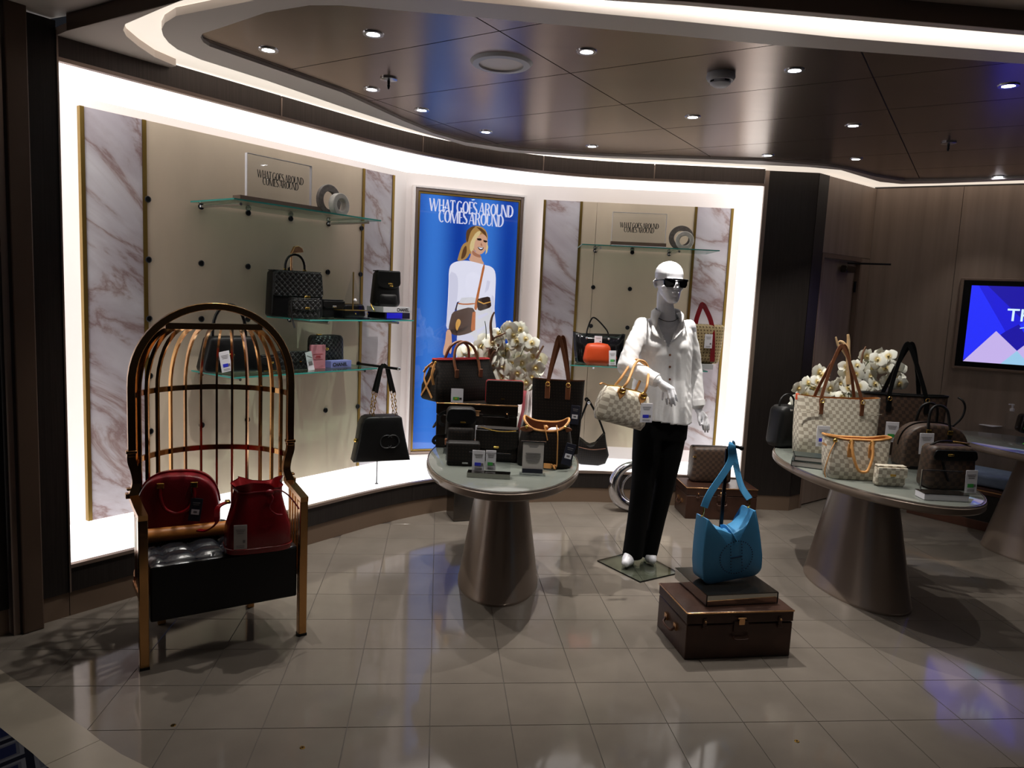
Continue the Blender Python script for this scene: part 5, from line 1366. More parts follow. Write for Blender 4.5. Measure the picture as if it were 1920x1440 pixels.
t = thing('acrylic_stand', 'clear card holder on a white block at the right table front', 'card stand', P, R(0), 'card stands')
MB().box((0, 0, .016), (.215, .085, .03)).build('base_block', 'white_card', t, bevel=.002, smooth=0)
MB().box((.0, 0, .0325), (.216, .086, .003)).build('top_plate', 'grey_mirror', t, smooth=0)
MB().box((0, .02, .085), (.20, .004, .10)).build('holder_plate', 'clear', t, smooth=0)
MB().box((0, .016, .136), (.20, .008, .004)).build('holder_edge', 'silver', t)
MB().box((-.098, .018, .085), (.004, .01, .10)).build('holder_edge', 'silver', t)
t = tree_bag('black leather bag at the left end of the right table', 'handbag', onT2(1478, 842, .09), R(20))
MB().slab(rrect(.10, .085, .27, .04), .13, .015, .02).build('body', 'black_leather', t, smooth=50)
MB().tube(arc(-.06, .06, .25, .09), .007, 8).build('handle', 'black_leather', t)
MB().box((-.03, -.08, .25), (.02, .006, .012)).build('clasp', 'silver', t, bevel=.002)
bk = onT2(1527, 878, .06)
for k, (lab, w_, d_, h_, rz_) in enumerate((('dark green hardback book lying under another beside the cream totes', .20, .15, .034, R(-24)), ('dark hardback book lying on top of another beside the cream totes', .185, .14, .03, R(-18)))):
    z0 = TZ + (0 if k == 0 else .0345)
    t = thing('book', lab, 'book', (bk.x, bk.y, z0), rz_, 'books on the right table')
    MB().box((0, 0, h_ / 2), (w_ - .006, d_ - .006, h_ - .008)).build('pages', 'grey_card', t, smooth=0)
    MB().box((0, 0, .002), (w_, d_, .004)).box((0, 0, h_ - .002), (w_, d_, .004)).box((-w_ / 2 + .002, 0, h_ / 2), (.004, d_, h_)).build('cover', 'book_green', t, bevel=.001)
P = PY(1590, 800, 4.78); OP = (P.x, 4.80, TZ)
orchid('white orchids behind the cream tote on the right table', OP,
    [(1502, 735), (1515, 718), (1540, 703), (1525, 735), (1498, 752), (1508, 768), (1555, 728), (1590, 698), (1575, 720), (1600, 740), (1615, 688), (1610, 725), (1630, 706), (1650, 664), (1640, 720), (1666, 668), (1680, 690), (1672, 702), (1625, 668), (1635, 690), (1580, 745), (1655, 725), (1666, 716), (1532, 716), (1512, 742), (1648, 682), (1604, 702), (1660, 690), (1590, 728), (1536, 748), (1620, 742), (1686, 720)], .06,
    [([rel(1592, 720, 4.76, OP), rel(1592, 690, 4.76, OP), rel(1590, 662, 4.76, OP), rel(1591, 640, 4.76, OP), rel(1590, 627, 4.76, OP)], .022, .008, 'pale_wood'), ([rel(1590, 668, 4.76, OP), rel(1580, 655, 4.76, OP), rel(1572, 648, 4.76, OP), rel(1567, 632, 4.76, OP)], .016, .006, 'pale_wood'),
     ([rel(1588, 655, 4.76, OP), rel(1580, 643, 4.76, OP), rel(1573, 640, 4.76, OP)], .018, .008, 'pale_wood'), ([rel(1615, 680, 4.76, OP), rel(1618, 662, 4.76, OP), rel(1624, 650, 4.76, OP)], .008, .006, 'wood')])

# ------------------------------------------------------------------ table at the right edge
ZT3 = .7455
def onT3(px, py): P = PZ(px, py, ZT3); return P
P = onT3(1893, 806)
t = thing('clear_bottle', 'clear plastic pump bottle on the table at the right edge', 'bottle', (P.x, P.y, ZT3))
MB().lathe([(.034, 0), (.036, .004), (.036, .11), (.03, .125), (.013, .135), (.013, .15)], 24).build('bottle_body', 'clear', t)
MB().lathe([(.016, .146), (.016, .165), (.007, .167), (.007, .19), (.012, .192), (.012, .20)], 16).box((-.012, 0, .197), (.034, .01, .008)).build('pump', 'white_card', t)
P = onT3(1918, 812)
t = thing('card_reader', 'black desk device with a green lamp at the right edge', 'device', (P.x + .06, P.y + .02, ZT3), R(-15))
MB().slab(rrect(.085, .075, .14, .03), .12, .006, .018).build('housing', 'black_gloss', t, smooth=50)
MB().box((-.05, -.068, .04), (.02, .004, .008)).build('lamp', 'green_led', t)
P = onT3(1868, 800)
t = MB().box((0, 0, .002), (.16, .11, .003)).build('paper_stack', 'paper', loc=(P.x, P.y + .05, ZT3)); t.rotation_euler = (0, 0, R(25)); tag(t, 'white sheets of paper lying on the table at the right edge', 'paper')

# ------------------------------------------------------------------ blue bag on its stand
BZ = .2235 + .0555
P = PZ(1385, 1096, BZ); ba = R(17)
st = thing('bag_stand', 'slim dark metal stand with hook holding the blue bag strap', 'stand', (P.x - .06, P.y + .155, BZ), R(0))
MB().box((0, 0, .004), (.10, .10, .008)).build('foot', 'steel_dark', st, bevel=.002)
MB().box((0, 0, .315), (.016, .016, .615)).build('post', 'steel_dark', st, bevel=.002)
hk = MB().tube(spline([(0, 0, .612), (.01, -.005, .632), (.03, -.005, .635), (.065, -.005, .627)], 6), .008, 8).build('hook', 'steel_dark', st)
MB().ball((.068, -.005, .627), .012, 8, 6).build('hook_end', 'steel_dark', hk)
MB().box((0, -.012, .40), (.012, .01, .012)).build('clamp', 'chrome', st)
t = tree_bag('sky blue shoulder bag with perforated H on the mirrored plinth', 'shoulder bag', (P.x - .022, P.y + .065, BZ), ba, 'shoulder_bag')
lf = [(.148, .045), (.150, .10), (.142, .18), (.132, .26), (.118, .335), (.108, .338), (.094, .292), (.055, .258), (.0, .236), (-.055, .268), (-.098, .285), (-.118, .33), (-.126, .332), (-.136, .26), (-.146, .18), (-.152, .10), (-.150, .045)]
cor = [(-.150 + .045 - .045 * math.cos(a), .045 - .045 * math.sin(a)) for a in [PI / 2 * k / 5 for k in range(1, 6)]] + [(.148 - .045 + .045 * math.sin(a), .045 - .045 * math.cos(a)) for a in [PI / 2 * k / 5 for k in range(0, 5)]]
MB().slab(lf + cor, .10, .008, .006).build('body', 'blue', t, smooth=50)
dots = MB()
for k in range(40):
    a = 2 * PI * k / 40; dots.ball((.012 + .082 * math.cos(a), -.059, .118 + .082 * math.sin(a)), .0036, 6, 4, (1, .5, 1))
for s in (-1, 1):
    for k in range(9): dots.ball((.012 + s * .028, -.060, .118 + (k - 4) * .0155), .0034, 6, 4, (1, .5, 1))
d = dots.build('perforations', 'blue_dark', t); d['kind'] = 'stuff'
MB().box((.012, -.060, .118), (.05, .003, .005)).build('stitched_bar', 'blue_dark', t)
MB().tube([(p[0] * 1.005, -.044, p[1]) for p in (cor + lf[:5])], .003, 6).build('front_piping', 'blue', t)
MB().tube(spline([(-.012, .03, .25), (-.01, -.01, .262), (.0, -.045, .235), (.012, -.056, .205)], 6), .01, sq=(.018, .005), up=(1, 0, 0)).build('closing_tab', 'blue', t)
MB().box((.028, -.052, .203), (.022, .004, .008)).build('tab_slot', 'socket', t)
t.rotation_euler = (0, R(-6), ba); t.scale = (1.07, 1, .96); t.location.z += .016; t.location.x -= .015
bpy.context.view_layer.update()
hp_ = t.matrix_basis.inverted() @ (Vector(st.location) + Vector((.02, -.005, .643)))
for (x, z, mm, dx, dy) in ((-.122, .33, 'blue', -.012, -.012), (.113, .336, 'blue', .014, .012)):
    s_ = MB().tube(spline([(x + (.01 if x < 0 else .005), 0, z + .045), (x * .72 + hp_.x * .2, hp_.y * .3 + dy, z + .11), (hp_.x + dx * 1.6, hp_.y + dy, hp_.z - .09), (hp_.x + dx * .6, hp_.y + dy * .8, hp_.z - .01), (hp_.x, hp_.y, hp_.z + .004)], 8), .01, sq=(.034, .004), up=(.2 if x < 0 else -.2, 1, 0)).build('shoulder_strap', mm, t, smooth=50)
    MB().tube(spline([(x, 0, z), (x + .004, -.004, z + .02), (x + (.01 if x < 0 else .005), 0, z + .046)], 4), .0035, 6).ball((x, 0, z), .007, 8, 6).build('snap_hook', 'gold_hw', s_)
# brown bag on the far trunk
P = PZ(1332, 905, .2415)
t = tree_bag('brown chequered bag with flat top on the far copper trunk', 'handbag', (P.x, P.y + .06, .2415), R(4))
MB().slab(rrect(.155, .15, .27, .022), .14, .008, .02).build('body', 'check_brown', t, smooth=50)
MB().tube([(-.15, 0, .2715), (.15, 0, .2715)], .01, sq=(.03, .006), up=(0, 0, 1)).build('zip', 'black_leather', t)
MB().box((-.146, -.07, .2), (.02, .01, .012)).build('stud', 'gold_hw', t)
MB().tube(spline([(.13, .02, .26), (.165, .03, .20), (.16, .03, .10), (.14, .02, .04)], 6), .01, sq=(.02, .005), up=(0, 1, 0)).build('side_strap', 'black_leather', t)

# ------------------------------------------------------------------ left wall shelves
def onS(sh, u, y, dz=.0098): # position on a left-wall shelf, y metres out from the wall
    p = wl3(u, PD - y, sh.location.z + dz); return p
def onP(sh, px, py, y, dz=.0098):                        # under the photo's pixel column, y metres out from the wall
    q = PW(px, py, wl(0, PD - y), wl(1, PD - y)); return Vector((q.x, q.y, sh.location.z + dz))
def onQ(sh, px, py, y, dz=.0098):
    q = PY(px, py, RY - y); return Vector((q.x, q.y, sh.location.z + dz))
def acrylic_sign(label, P, rz, w, h, bw):
    t = thing('acrylic_sign', label, 'sign', P, rz, 'lettered acrylic signs')
    MB().box((0, 0, .0225), (bw, .07, .045)).build('base', 'tv_frame', t, bevel=.001, smooth=0)
    MB().box((0, 0, .046 + h / 2), (w, .02, h)).build('plate', 'clear', t, smooth=0)
    ed = MB().box((0, 0, .046 + h), (w, .02, .002)).box((-w / 2, 0, .046 + h / 2), (.002, .02, h)).box((w / 2, 0, .046 + h / 2), (.002, .02, h)).build('plate_edge', 'white_card', t, smooth=0)
    mb = MB()
    for p in display_lines(['WHAT GOES AROUND', 'COMES AROUND'], w * .72, lead=.84): mb.add([(a, -.0115, .046 + h * .48 + b2 * 1.2) for a, b2 in p], [tuple(range(len(p)))])
    mb.build('title', 'ink', t, smooth=0)
    return t
acrylic_sign('clear acrylic sign with grey base on the upper left shelf', onP(s1, 524, 388, .20), LANG, .44, .235, .56)
def ring_pair(P, rz, la, lb):
    t = thing('ring_ornament', la, 'ornament', P + Vector((0, 0, .0955)), rz, 'ring ornaments')
    MB().loops([[((r) * math.cos(2 * PI * k / 40), y, r * math.sin(2 * PI * k / 40)) for k in range(40)] for r, y in ((.095, .012), (.095, -.012), (.055, -.012), (.055, .012))], closed=True).build('ring', 'grey_ring', t, bevel=.002)
    off = Matrix.Rotation(rz, 3, 'Z') @ Vector((.028, -.06, 0))
    u = thing('ring_ornament', lb, 'ornament', P + off + Vector((0, 0, .0705)), rz, 'ring ornaments')
    MB().loops([[((r) * math.cos(2 * PI * k / 40), y, r * math.sin(2 * PI * k / 40)) for k in range(40)] for r, y in ((.07, .022), (.07, -.022), (.038, -.022), (.038, .022))], closed=True).build('ring', 'stone_ring', u, bevel=.004)
ring_pair(onP(s1, 616, 396, .22), LANG + R(6), 'larger grey shell ring on the upper left shelf', 'smaller pale stone ring on the upper left shelf')
# middle shelf
t = tree_bag('black quilted satchel with arched handle on the middle left shelf', 'handbag', onP(s2, 552, 590, .15), LANG - R(14))
MB().slab(rrect(.165, .155, .275, .02), .11, .004, .012).build('body', 'black_leather', t, smooth=50)
MB().prismy(rrect(.158, .148, .15, .02), -.066, -.054).build('flap', 'quilted', t, bevel=.005).location = (0, 0, .125)
MB().box((0, 0, .277), (.30, .09, .006)).build('flap_top', 'quilted', t, bevel=.002)
MB().tube(arc(-.062, .062, .283, .095), .0075, 10).build('handle', 'black_gloss', t)
for s in (-1, 1): MB().box((s * .062, 0, .285), (.02, .014, .012)).build('handle_stud', 'gold_hw', t, bevel=.003)
MB().box((.05, -.07, .125), (.035, .008, .014)).build('clasp', 'gold_hw', t, bevel=.003)
t = thing('bag_hanger', 'small gold bag hanger stand behind the black quilted satchel', 'stand', onP(s2, 545, 590, .05), LANG)
MB().tube([(0, 0, 0), (0, 0, .39)], .006, 8).build('post', 'trunk_edge', t)
MB().prismy([(-.005, .385), (.085, .40), (.075, .425), (.045, .438), (.02, .432)], -.012, .012).build('hook', 'trunk_edge', t, bevel=.003)
MB().lathe([(.03, 0), (.03, .005)], 20).build('foot', 'trunk_edge', t)
t = tree_bag('small black quilted flap bag before the satchel on the middle left shelf', 'handbag', onP(s2, 570, 594, .31), LANG - R(10))
flap_bag(t, .19, .055, .115, 'quilted', .6)
MB().tube(spline([(-.092, -.03, .11), (-.105, -.04, .06), (-.10, -.05, .0), (-.098, -.075, -.05)], 6), .005, 6).build('hanging_strap', 'black_leather', t)
t = tree_bag('black flat clutch with silver clasp beside the small quilted flap bag', 'clutch', onP(s2, 620, 594, .17), LANG - R(10), 'clutch')
flap_bag(t, .16, .06, .11, 'black_leather', .5, clasp='silver')
t = tree_bag('black leather pouch lying behind the acrylic triangle', 'pouch', onP(s2, 660, 594, .10), LANG, 'pouch')
MB().slab(rrect(.10, .09, .085, .02), .06, .006, .012).build('body', 'black_leather', t, smooth=50)
MB().tube([(-.085, 0, .086), (.085, 0, .086)], .004, 8).build('zip', 'gold_hw', t)
t = thing('acrylic_pyramid', 'clear pyramid display with gold edges on the middle left shelf', 'display stand', onP(s2, 660, 594, .26), LANG)
MB().box((0, 0, .003), (.21, .1, .006)).build('base_plate', 'black_gloss', t, smooth=0)
MB().box((0, -.0, .052), (.215, .11, .004)).build('tray', 'gold', t, smooth=0)
MB().box((0, .0, .028), (.205, .1, .042)).build('tray_box', 'clear', t, smooth=0)
MB().prismy([(-.085, .055), (.085, .055), (0, .295)], -.004, .004).build('triangle_plate', 'clear', t, smooth=0)
MB().tube([(-.0, -.006, .055), (-.0, -.006, .295)], .01, sq=(.008, .005), up=(0, 1, 0)).build('gold_edge', 'gold', t, smooth=0)
MB().ball((.012, -.012, .115), .012, 10, 8).build('pearl', 'white_card', t)
for s in (-.02, .08): MB().ball((s, -.056, .032), .005, 8, 6).build('knob', 'gold_hw', t)
t = thing('display_box', 'cobalt blue box under the silver lettered box on the middle left shelf', 'box', onP(s2, 729, 594, .22), LANG)
MB().box((0, 0, .021), (.235, .17, .042)).build('carton', 'black_gloss', t, bevel=.001, smooth=0)
MB().box((-.03, -.0855, .021), (.145, .002, .038)).build('blue_panel', 'blue_box', t, smooth=0)
t = thing('display_box', 'silver box with black lettering under the black rucksack', 'box', onP(s2, 729, 580, .22, .0523), LANG)
MB().box((0, 0, .019), (.255, .16, .037)).build('carton', 'grey_box', t, bevel=.001, smooth=0)
lettering('lettering', 'CHANEL', .03, 'ink', t, (.055, -.0812, .009), bold=.0006)
t = tree_bag('black leather rucksack with gold clasp on the silver box', 'backpack', onP(s2, 722, 565, .22, .0903), LANG - R(22), 'backpack')
MB().slab(rrect(.098, .082, .235, .03), .095, .012, .022).build('body', 'black_leather', t, smooth=50)
fo = [(-.080, .236), (.080, .236), (.084, .16)] + [(.084 * math.cos(PI * k / 10), .155 - .035 * math.sin(PI * k / 10)) for k in range(11)][1:]
MB().prismy(fo[::-1], -.066, -.056).build('flap', 'black_leather', t, bevel=.005)
MB().box((0, -.009, .236), (.155, .10, .008)).build('flap_top', 'black_leather', t, bevel=.003)
MB().slab(rrect(.07, .062, .085, .02), .02, .008, .01, cy=-.056).build('pocket', 'black_leather', t, smooth=50)
cc = MB().box((.008, -.07, .152), (.032, .006, .010)).build('clasp', 'gold_hw', t, bevel=.003); MB().box((.014, -.071, .138), (.024, .006, .009)).build('turn_lock', 'gold_hw', cc, bevel=.003)
MB().tube(spline([(-.09, .0, .02), (-.115, -.04, .01), (-.11, -.07, -.02), (-.10, -.075, -.034)], 5), .0045, 6).build('chain_strap', 'gold_hw', t)
# lower shelf
t = tree_bag('black bag with arched handle and white tag seen through the cage bars', 'handbag', onP(s3, 430, 690, .18), LANG - R(6))
MB().slab(rrect(.17, .135, .20, .03), .11, .012, .016).build('body', 'black_leather', t, smooth=50)
MB().tube(arc(-.098, .098, .19, .185, y=-.0, p=.8), .009, 10).build('handle', 'black_gloss', t)
MB().box((-.02, -.07, .10), (.03, .006, .012)).build('clasp', 'gold_hw', t, bevel=.002)
tag_part(t, (-.065, -.085, .066), .06, .115, 'holo_blue', tilt=R(-10))
t = tree_bag('small black flap purse with gold edge at the middle of the lower left shelf', 'purse', onP(s3, 501, 690, .31), LANG, 'purse')
flap_bag(t, .11, .05, .095, 'black_leather', .55)
MB().box((0, -.033, .012), (.09, .004, .004)).build('gold_line', 'gold_hw', t)
t = tree_bag('long black quilted wallet standing on the lower left shelf', 'wallet', onP(s3, 549, 688, .26), LANG - R(8), 'wallet')
MB().slab(rrect(.105, .105, .11, .01), .05, .002, .008).build('body', 'quilted', t, smooth=50)
MB().prismy(rrect(.105, .105, .065, .01), -.034, -.027).build('flap', 'quilted', t, bevel=.002).location = (0, 0, .046)
MB().box((.03, -.036, .05), (.012, .004, .006)).build('clasp', 'gold_hw', t)
tg = thing('price_card', 'white printed tag leaning before the pink card on the lower left shelf', 'price card', onP(s3, 581, 675, .32, .062), LANG - R(8), 'price cards')
MB().box((0, 0, 0), (.042, .0025, .115), ry=R(-12)).build('card', 'white_card', tg)
MB().box((.004, -.002, -.012), (.026, .001, .022), ry=R(-12)).box((-.004, -.002, .028), (.034, .001, .003), ry=R(20)).build('print', 'grey_ink', tg)
t = thing('pink_card', 'pink printed card standing on the lower left shelf', 'card', onP(s3, 595, 687, .29), LANG - R(10))
MB().box((0, 0, .073), (.098, .018, .146)).build('board', 'pink_card', t, bevel=.001, smooth=0)
MB().box((0, -.0098, .09), (.062, .001, .002)).box((0, -.0098, .058), (.062, .001, .002)).box((0, -.0098, .078), (.03, .001, .006)).box((0, -.0098, .068), (.036, .001, .004)).build('print', 'red_lining', t)
t = tree_bag('black quilted square bag behind the pink card on the lower left shelf', 'handbag', onP(s3, 610, 670, .15), LANG - R(6))
MB().slab(rrect(.115, .11, .195, .03), .10, .012, .018).build('body', 'quilted', t, smooth=50)
MB().box((-.05, 0, .198), (.03, .02, .008)).build('handle_ring', 'gold_hw', t, bevel=.002)
MB().ball((-.03, -.066, .11), .010, 8, 6, (1.3, .5, 1)).build('clasp', 'gold_hw', t)
t = thing('display_box', 'lilac lettered box on the lower left shelf', 'box', onP(s3, 634, 686, .27), LANG)
MB().box((0, 0, .021), (.165, .06, .042)).build('carton', 'lilac', t, bevel=.001, smooth=0)
lettering('lettering', 'CHANEL', .03, 'ink', t, (-.01, -.0312, .010), bold=.0006)

# black chain bag hanging from the rail, with its floor prop
hp0 = wl3(2.036, PD - .255, 1.077)
t = tree_bag('black leather bag with gold chain straps hanging from the rail', 'shoulder bag', (hp0.x, hp0.y, 1.084 - .539 * 1.22), LANG - R(30), 'shoulder_bag')
t.scale = (1.22, 1.22, 1.22)
ol = [(-.165, 0), (-.165 + .0, .004), (-.142, .12), (-.13, .21), (-.112, .245), (-.09, .255), (.085, .255), (.10, .245), (.108, .20), (.128, .11), (.155, .004), (.155, 0)]
MB().slab([(x, z) for x, z in ol][::-1], .11, .01, .012).build('body', 'black_leather', t, smooth=50)
def cc_ring(cx, s): return [(cx + .036 * math.cos(a), -.066, .115 + .036 * math.sin(a)) for a in [(.22 * PI if s > 0 else 1.22 * PI) + 1.56 * PI * k / 18 for k in range(19)]]
MB().tube(cc_ring(.012, 1), .0042, 6).tube(cc_ring(.046, -1), .0042, 6).build('embossed_emblem', 'black_leather', t, smooth=60)
MB().ball((-.152, -.02, .12), .012, 8, 6).build('side_stud', 'gold_hw', t)
for y in (-.035, .035):
    for x in (-.06, .07):
        s_ = MB().tube([(x * .78, y, .385), (x * .3, y * .5, .52), (.0, y * .3, .539)], .01, sq=(.018, .004), up=(0, 1, 0)).build('strap', 'black_leather', t, smooth=50)
        cn = MB()
        for k in range(7):
            z = .262 + .019 * k; a = .005 if k % 2 else 0
            cn.tube([(x + (x * .78 - x) * k / 7 + (.006 if k % 2 == 0 else .002) * math.cos(2 * PI * q / 10), y + (.002 if k % 2 == 0 else .006) * math.cos(2 * PI * q / 10), z + .013 * math.sin(2 * PI * q / 10)) for q in range(10)], .0024, 5, closed=True)
        cn.build('chain', 'gold_hw', s_, smooth=60)['kind'] = 'stuff'
pp_ = PZ(706, 907, .247)
t = thing('prop_rod', 'thin grey rod standing on the lit ledge below the black bag', 'rod', (pp_.x, pp_.y, .2475))
MB().tube([(0, 0, 0), (0, 0, .225)], .0035, 8).build('rod', 'steel_dark', t)
MB().lathe([(.012, 0), (.012, .003)], 14).build('foot', 'steel_dark', t)

# ------------------------------------------------------------------ right wall shelves
def onR(sh, x, y, dz=.0098): return Vector((x, RY - y, sh.location.z + dz))
acrylic_sign('clear acrylic sign with dark base on the upper right shelf', onQ(r1, 1196, 460, .2), R(-2), .42, .225, .43)
ring_pair(onQ(r1, 1276, 462, .2), R(-12), 'larger grey shell ring on the upper right shelf', 'smaller pale stone ring on the upper right shelf')
t = thing('cable', 'white cable lying along the front of the upper right shelf', 'cable', onQ(r1, 1146, 458, .36, .0132))
MB().tube(spline([(0, 0, 0), (.1, -.012, 0), (.2, .01, 0), (.3, -.004, 0), (.42, -.012, 0)], 8), .004, 8).build('lead', 'white_card', t, smooth=60)
t = tree_bag('black patent shoulder bag with looped strap on the lower right shelf', 'shoulder bag', onQ(r2, 1120, 680, .17), R(-2), 'shoulder_bag')
rg = []
for z, a, b2 in ((0, .165, .06), (.01, .18, .066), (.10, .195, .06), (.20, .205, .045), (.245, .21, .022)):
    rg.append([((a) * math.copysign(abs(math.cos(q)) ** .5, math.cos(q)), b2 * math.copysign(abs(math.sin(q)) ** .5, math.sin(q)) + (.006 * math.sin(9 * math.cos(q) * 2) if .05 < z < .24 else 0), z - (.02 * (1 - math.cos(q) ** 2) * (1 if z > .2 else 0)) + .006 * math.sin(5 * math.cos(q) * 2) * (1 if z > .15 else 0)) for q in [2 * PI * (k + .5) / 48 for k in range(48)]])
MB().loops(rg).build('body', 'black_gloss', t, smooth=60)
MB().tube(spline([(-.1, -.03, .18), (-.098, -.02, .26), (-.07, 0, .345), (-.045, 0, .362), (.0, 0, .33), (.06, -.01, .265), (.075, -.03, .22)], 7), .006, 8).build('strap', 'black_gloss', t)
for x in (-.1, .075): MB().ball((x, -.052, .2), .01, 8, 6, (1, .6, 1)).build('rivet', 'silver', t)
tag_part(t, (-.01, -.078, .19), .06, .062, None)
t = tree_bag('small orange zipped pouch before the black patent bag', 'pouch', onQ(r2, 1119, 684, .29), R(-2), 'pouch')
MB().slab([(p[0], p[1]) for p in rrect(.112, .10, .165, .045, 6)], .07, .012, .02).build('body', 'orange_leather', t, smooth=50)
MB().tube(spline([(-.085, 0, .155), (0, 0, .168), (.08, 0, .158)], 8), .004, 8).build('zip', 'orange_leather', t)
MB().tube(spline([(.1, 0, .09), (.135, -.01, .085), (.15, -.02, .05)], 6), .004, 6).build('wrist_loop', 'orange_leather', t)
tag_part(t, (.115, -.045, .06), .055, .115, 'holo_green', tilt=R(-3))
# canvas bag with red strap behind the mannequin's shoulder
t = tree_bag('beige motif canvas bag with red strap on the lower right shelf', 'shoulder bag', onQ(r2, 1314, 680, .2, .053), R(-4), 'shoulder_bag')
MB().slab(rrect(.135, .16, .31, .03), .10, .02, .02).build('body', 'beige_canvas', t, smooth=50)
MB().tube(spline([(-.07, -.03, .30), (-.06, -.02, .36), (-.03, 0, .455), (-.02, 0, .462), (.0, 0, .44), (.05, -.03, .33), (.065, -.07, .2), (.075, -.072, .02)], 8), .01, sq=(.036, .005), up=(.2, 1, 0)).build('red_strap', 'red_smooth', t, smooth=50)
tag_part(t, (.03, -.088, .18), .06, .11, None)
t = thing('display_box', 'small silver box under the beige canvas bag on the right shelf', 'box', onQ(r2, 1309, 690, .2), R(0))
MB().box((0, 0, .021), (.20, .15, .042)).build('carton', 'grey_box', t, bevel=.002, smooth=0); MB().box((0, 0, .0425), (.19, .14, .001)).build('lid_panel', 'mirror', t, smooth=0)
# brown hobo hanging low
hp1 = Vector((.625, RY - .16, .774))
t = tree_bag('dark brown hobo bag hanging low by its strap on the right wall', 'hobo bag', (hp1.x + .05, hp1.y, .774 - .52), R(-6), 'hobo_bag')
ol = [(-.12, .012), (-.08, 0), (.06, .0), (.115, .02), (.14, .09), (.118, .17), (.10, .262), (.088, .262), (.05, .19), (-.02, .165), (-.08, .185), (-.135, .235), (-.15, .235), (-.145, .13)]
MB().slab(ol, .10, .012, .012).build('body', 'canvas_dk', t, smooth=50)
for x, z, dx in ((-.143, .232, -.055), (.095, .258, -.045)):
    MB().tube(spline([(x, 0, z), (x * .6 - .02, 0, z + .13), (-.05, 0, .53)], 6), .01, sq=(.016, .005), up=(0, 1, 0)).build('strap', 'black_leather', t, smooth=50)
MB().tube(spline([(-.12, -.062, .15), (0, -.07, .135), (.11, -.062, .15)], 6), .003, 6).build('front_zip', 'brown_leather', t)

# =================================================================== mannequin
MO = Vector((.806, 4.29, .0095))
mn = thing('mannequin', 'white bald mannequin in white shirt, black trousers and sunglasses', 'mannequin', MO)
def mp(px, py, Y): return PY(px, py, Y) - MO
def limb(mb, pts, rad, n=12):
    q = [Vector(p) for p in pts]
    mb.tube(q, rad, n)
    for p, r in zip(q, rad): mb.ball(p, r, n, 8)
    return mb
def remeshed(mb, voxel, smooth_it=6):
    me = bpy.data.meshes.new('tmp'); me.from_pydata([tuple(p) for p in mb.v], [], mb.f)
    bm = bmesh.new(); bm.from_mesh(me); bmesh.ops.recalc_face_normals(bm, faces=bm.faces); bm.to_mesh(me); bm.free()
    o = bpy.data.objects.new('tmp', me); COL.objects.link(o)
    r = o.modifiers.new('r', 'REMESH'); r.mode = 'VOXEL'; r.voxel_size = voxel
    s = o.modifiers.new('s', 'SMOOTH'); s.factor = .5; s.iterations = smooth_it
    bpy.context.view_layer.update()
    out = bpy.data.meshes.new_from_object(o.evaluated_get(bpy.context.evaluated_depsgraph_get()))
    bpy.data.objects.remove(o); bpy.data.meshes.remove(me)
    return out
def link_mesh(name, me, m, parent):
    me.materials.clear(); me.materials.append(M[m]); me.shade_smooth()
    o = bpy.data.objects.new(name, me); COL.objects.link(o); o.parent = parent; return o

chin, crown = mp(1259, 568, 4.27), mp(1256, 489, 4.30)
HH = crown.z - chin.z; hx, hy, hz = (chin.x + crown.x) / 2, 4.335 - MO.y, chin.z
HZ = R(14)
Hm = Matrix.Translation((hx, hy, hz)) @ Matrix.Rotation(HZ, 4, 'Z') @ Matrix.Scale(HH / .235, 4)
B = MB()
hs = [(-.004, .018, -.078, -.045), (.004, .030, -.088, -.03), (.02, .041, -.094, -.01), (.045, .051, -.095, .025), (.075, .060, -.094, .062), (.105, .067, -.092, .088), (.135, .073, -.093, .099), (.165, .0755, -.089, .1), (.19, .071, -.078, .09), (.212, .058, -.056, .068), (.227, .038, -.034, .042), (.235, .012, -.008, .014)]
rings = []
for z, hw, f, b2 in hs:
    rings.append([Hm @ Vector((hw * math.copysign(abs(math.cos(a)) ** .85, math.cos(a)), (f + b2) / 2 + (b2 - f) / 2 * math.sin(a), z)) for a in [2 * PI * k / 28 for k in range(28)]])
B.loops(rings)
def hl(x, y, z): return Hm @ Vector((x, y, z))
limb(B, [hl(0, -.090, .118), hl(0, -.102, .095), hl(0, -.108, .084)], [.008, .010, .0105])
limb(B, [hl(-.009, -.097, .082), hl(.009, -.097, .082)], [.007, .007])
limb(B, [hl(-.018, -.093, .056), hl(0, -.0985, .0575), hl(.018, -.093, .056)], [.0045, .0062, .0045])
limb(B, [hl(-.014, -.092, .046), hl(0, -.0975, .0455), hl(.014, -.092, .046)], [.005, .0068, .005])
limb(B, [hl(0, -.088, .012), hl(0, -.086, .018)], [.015, .016])
for s in (-1, 1):
    limb(B, [hl(s * .012, -.092, .128), hl(s * .045, -.082, .130)], [.007, .007])
    limb(B, [hl(s * .040, -.07, .09), hl(s * .052, -.045, .085)], [.018, .017])
    limb(B, [hl(s * .076, .012, .128), hl(s * .080, .022, .115), hl(s * .077, .016, .095), hl(s * .073, .008, .082)], [.007, .010, .008, .006])
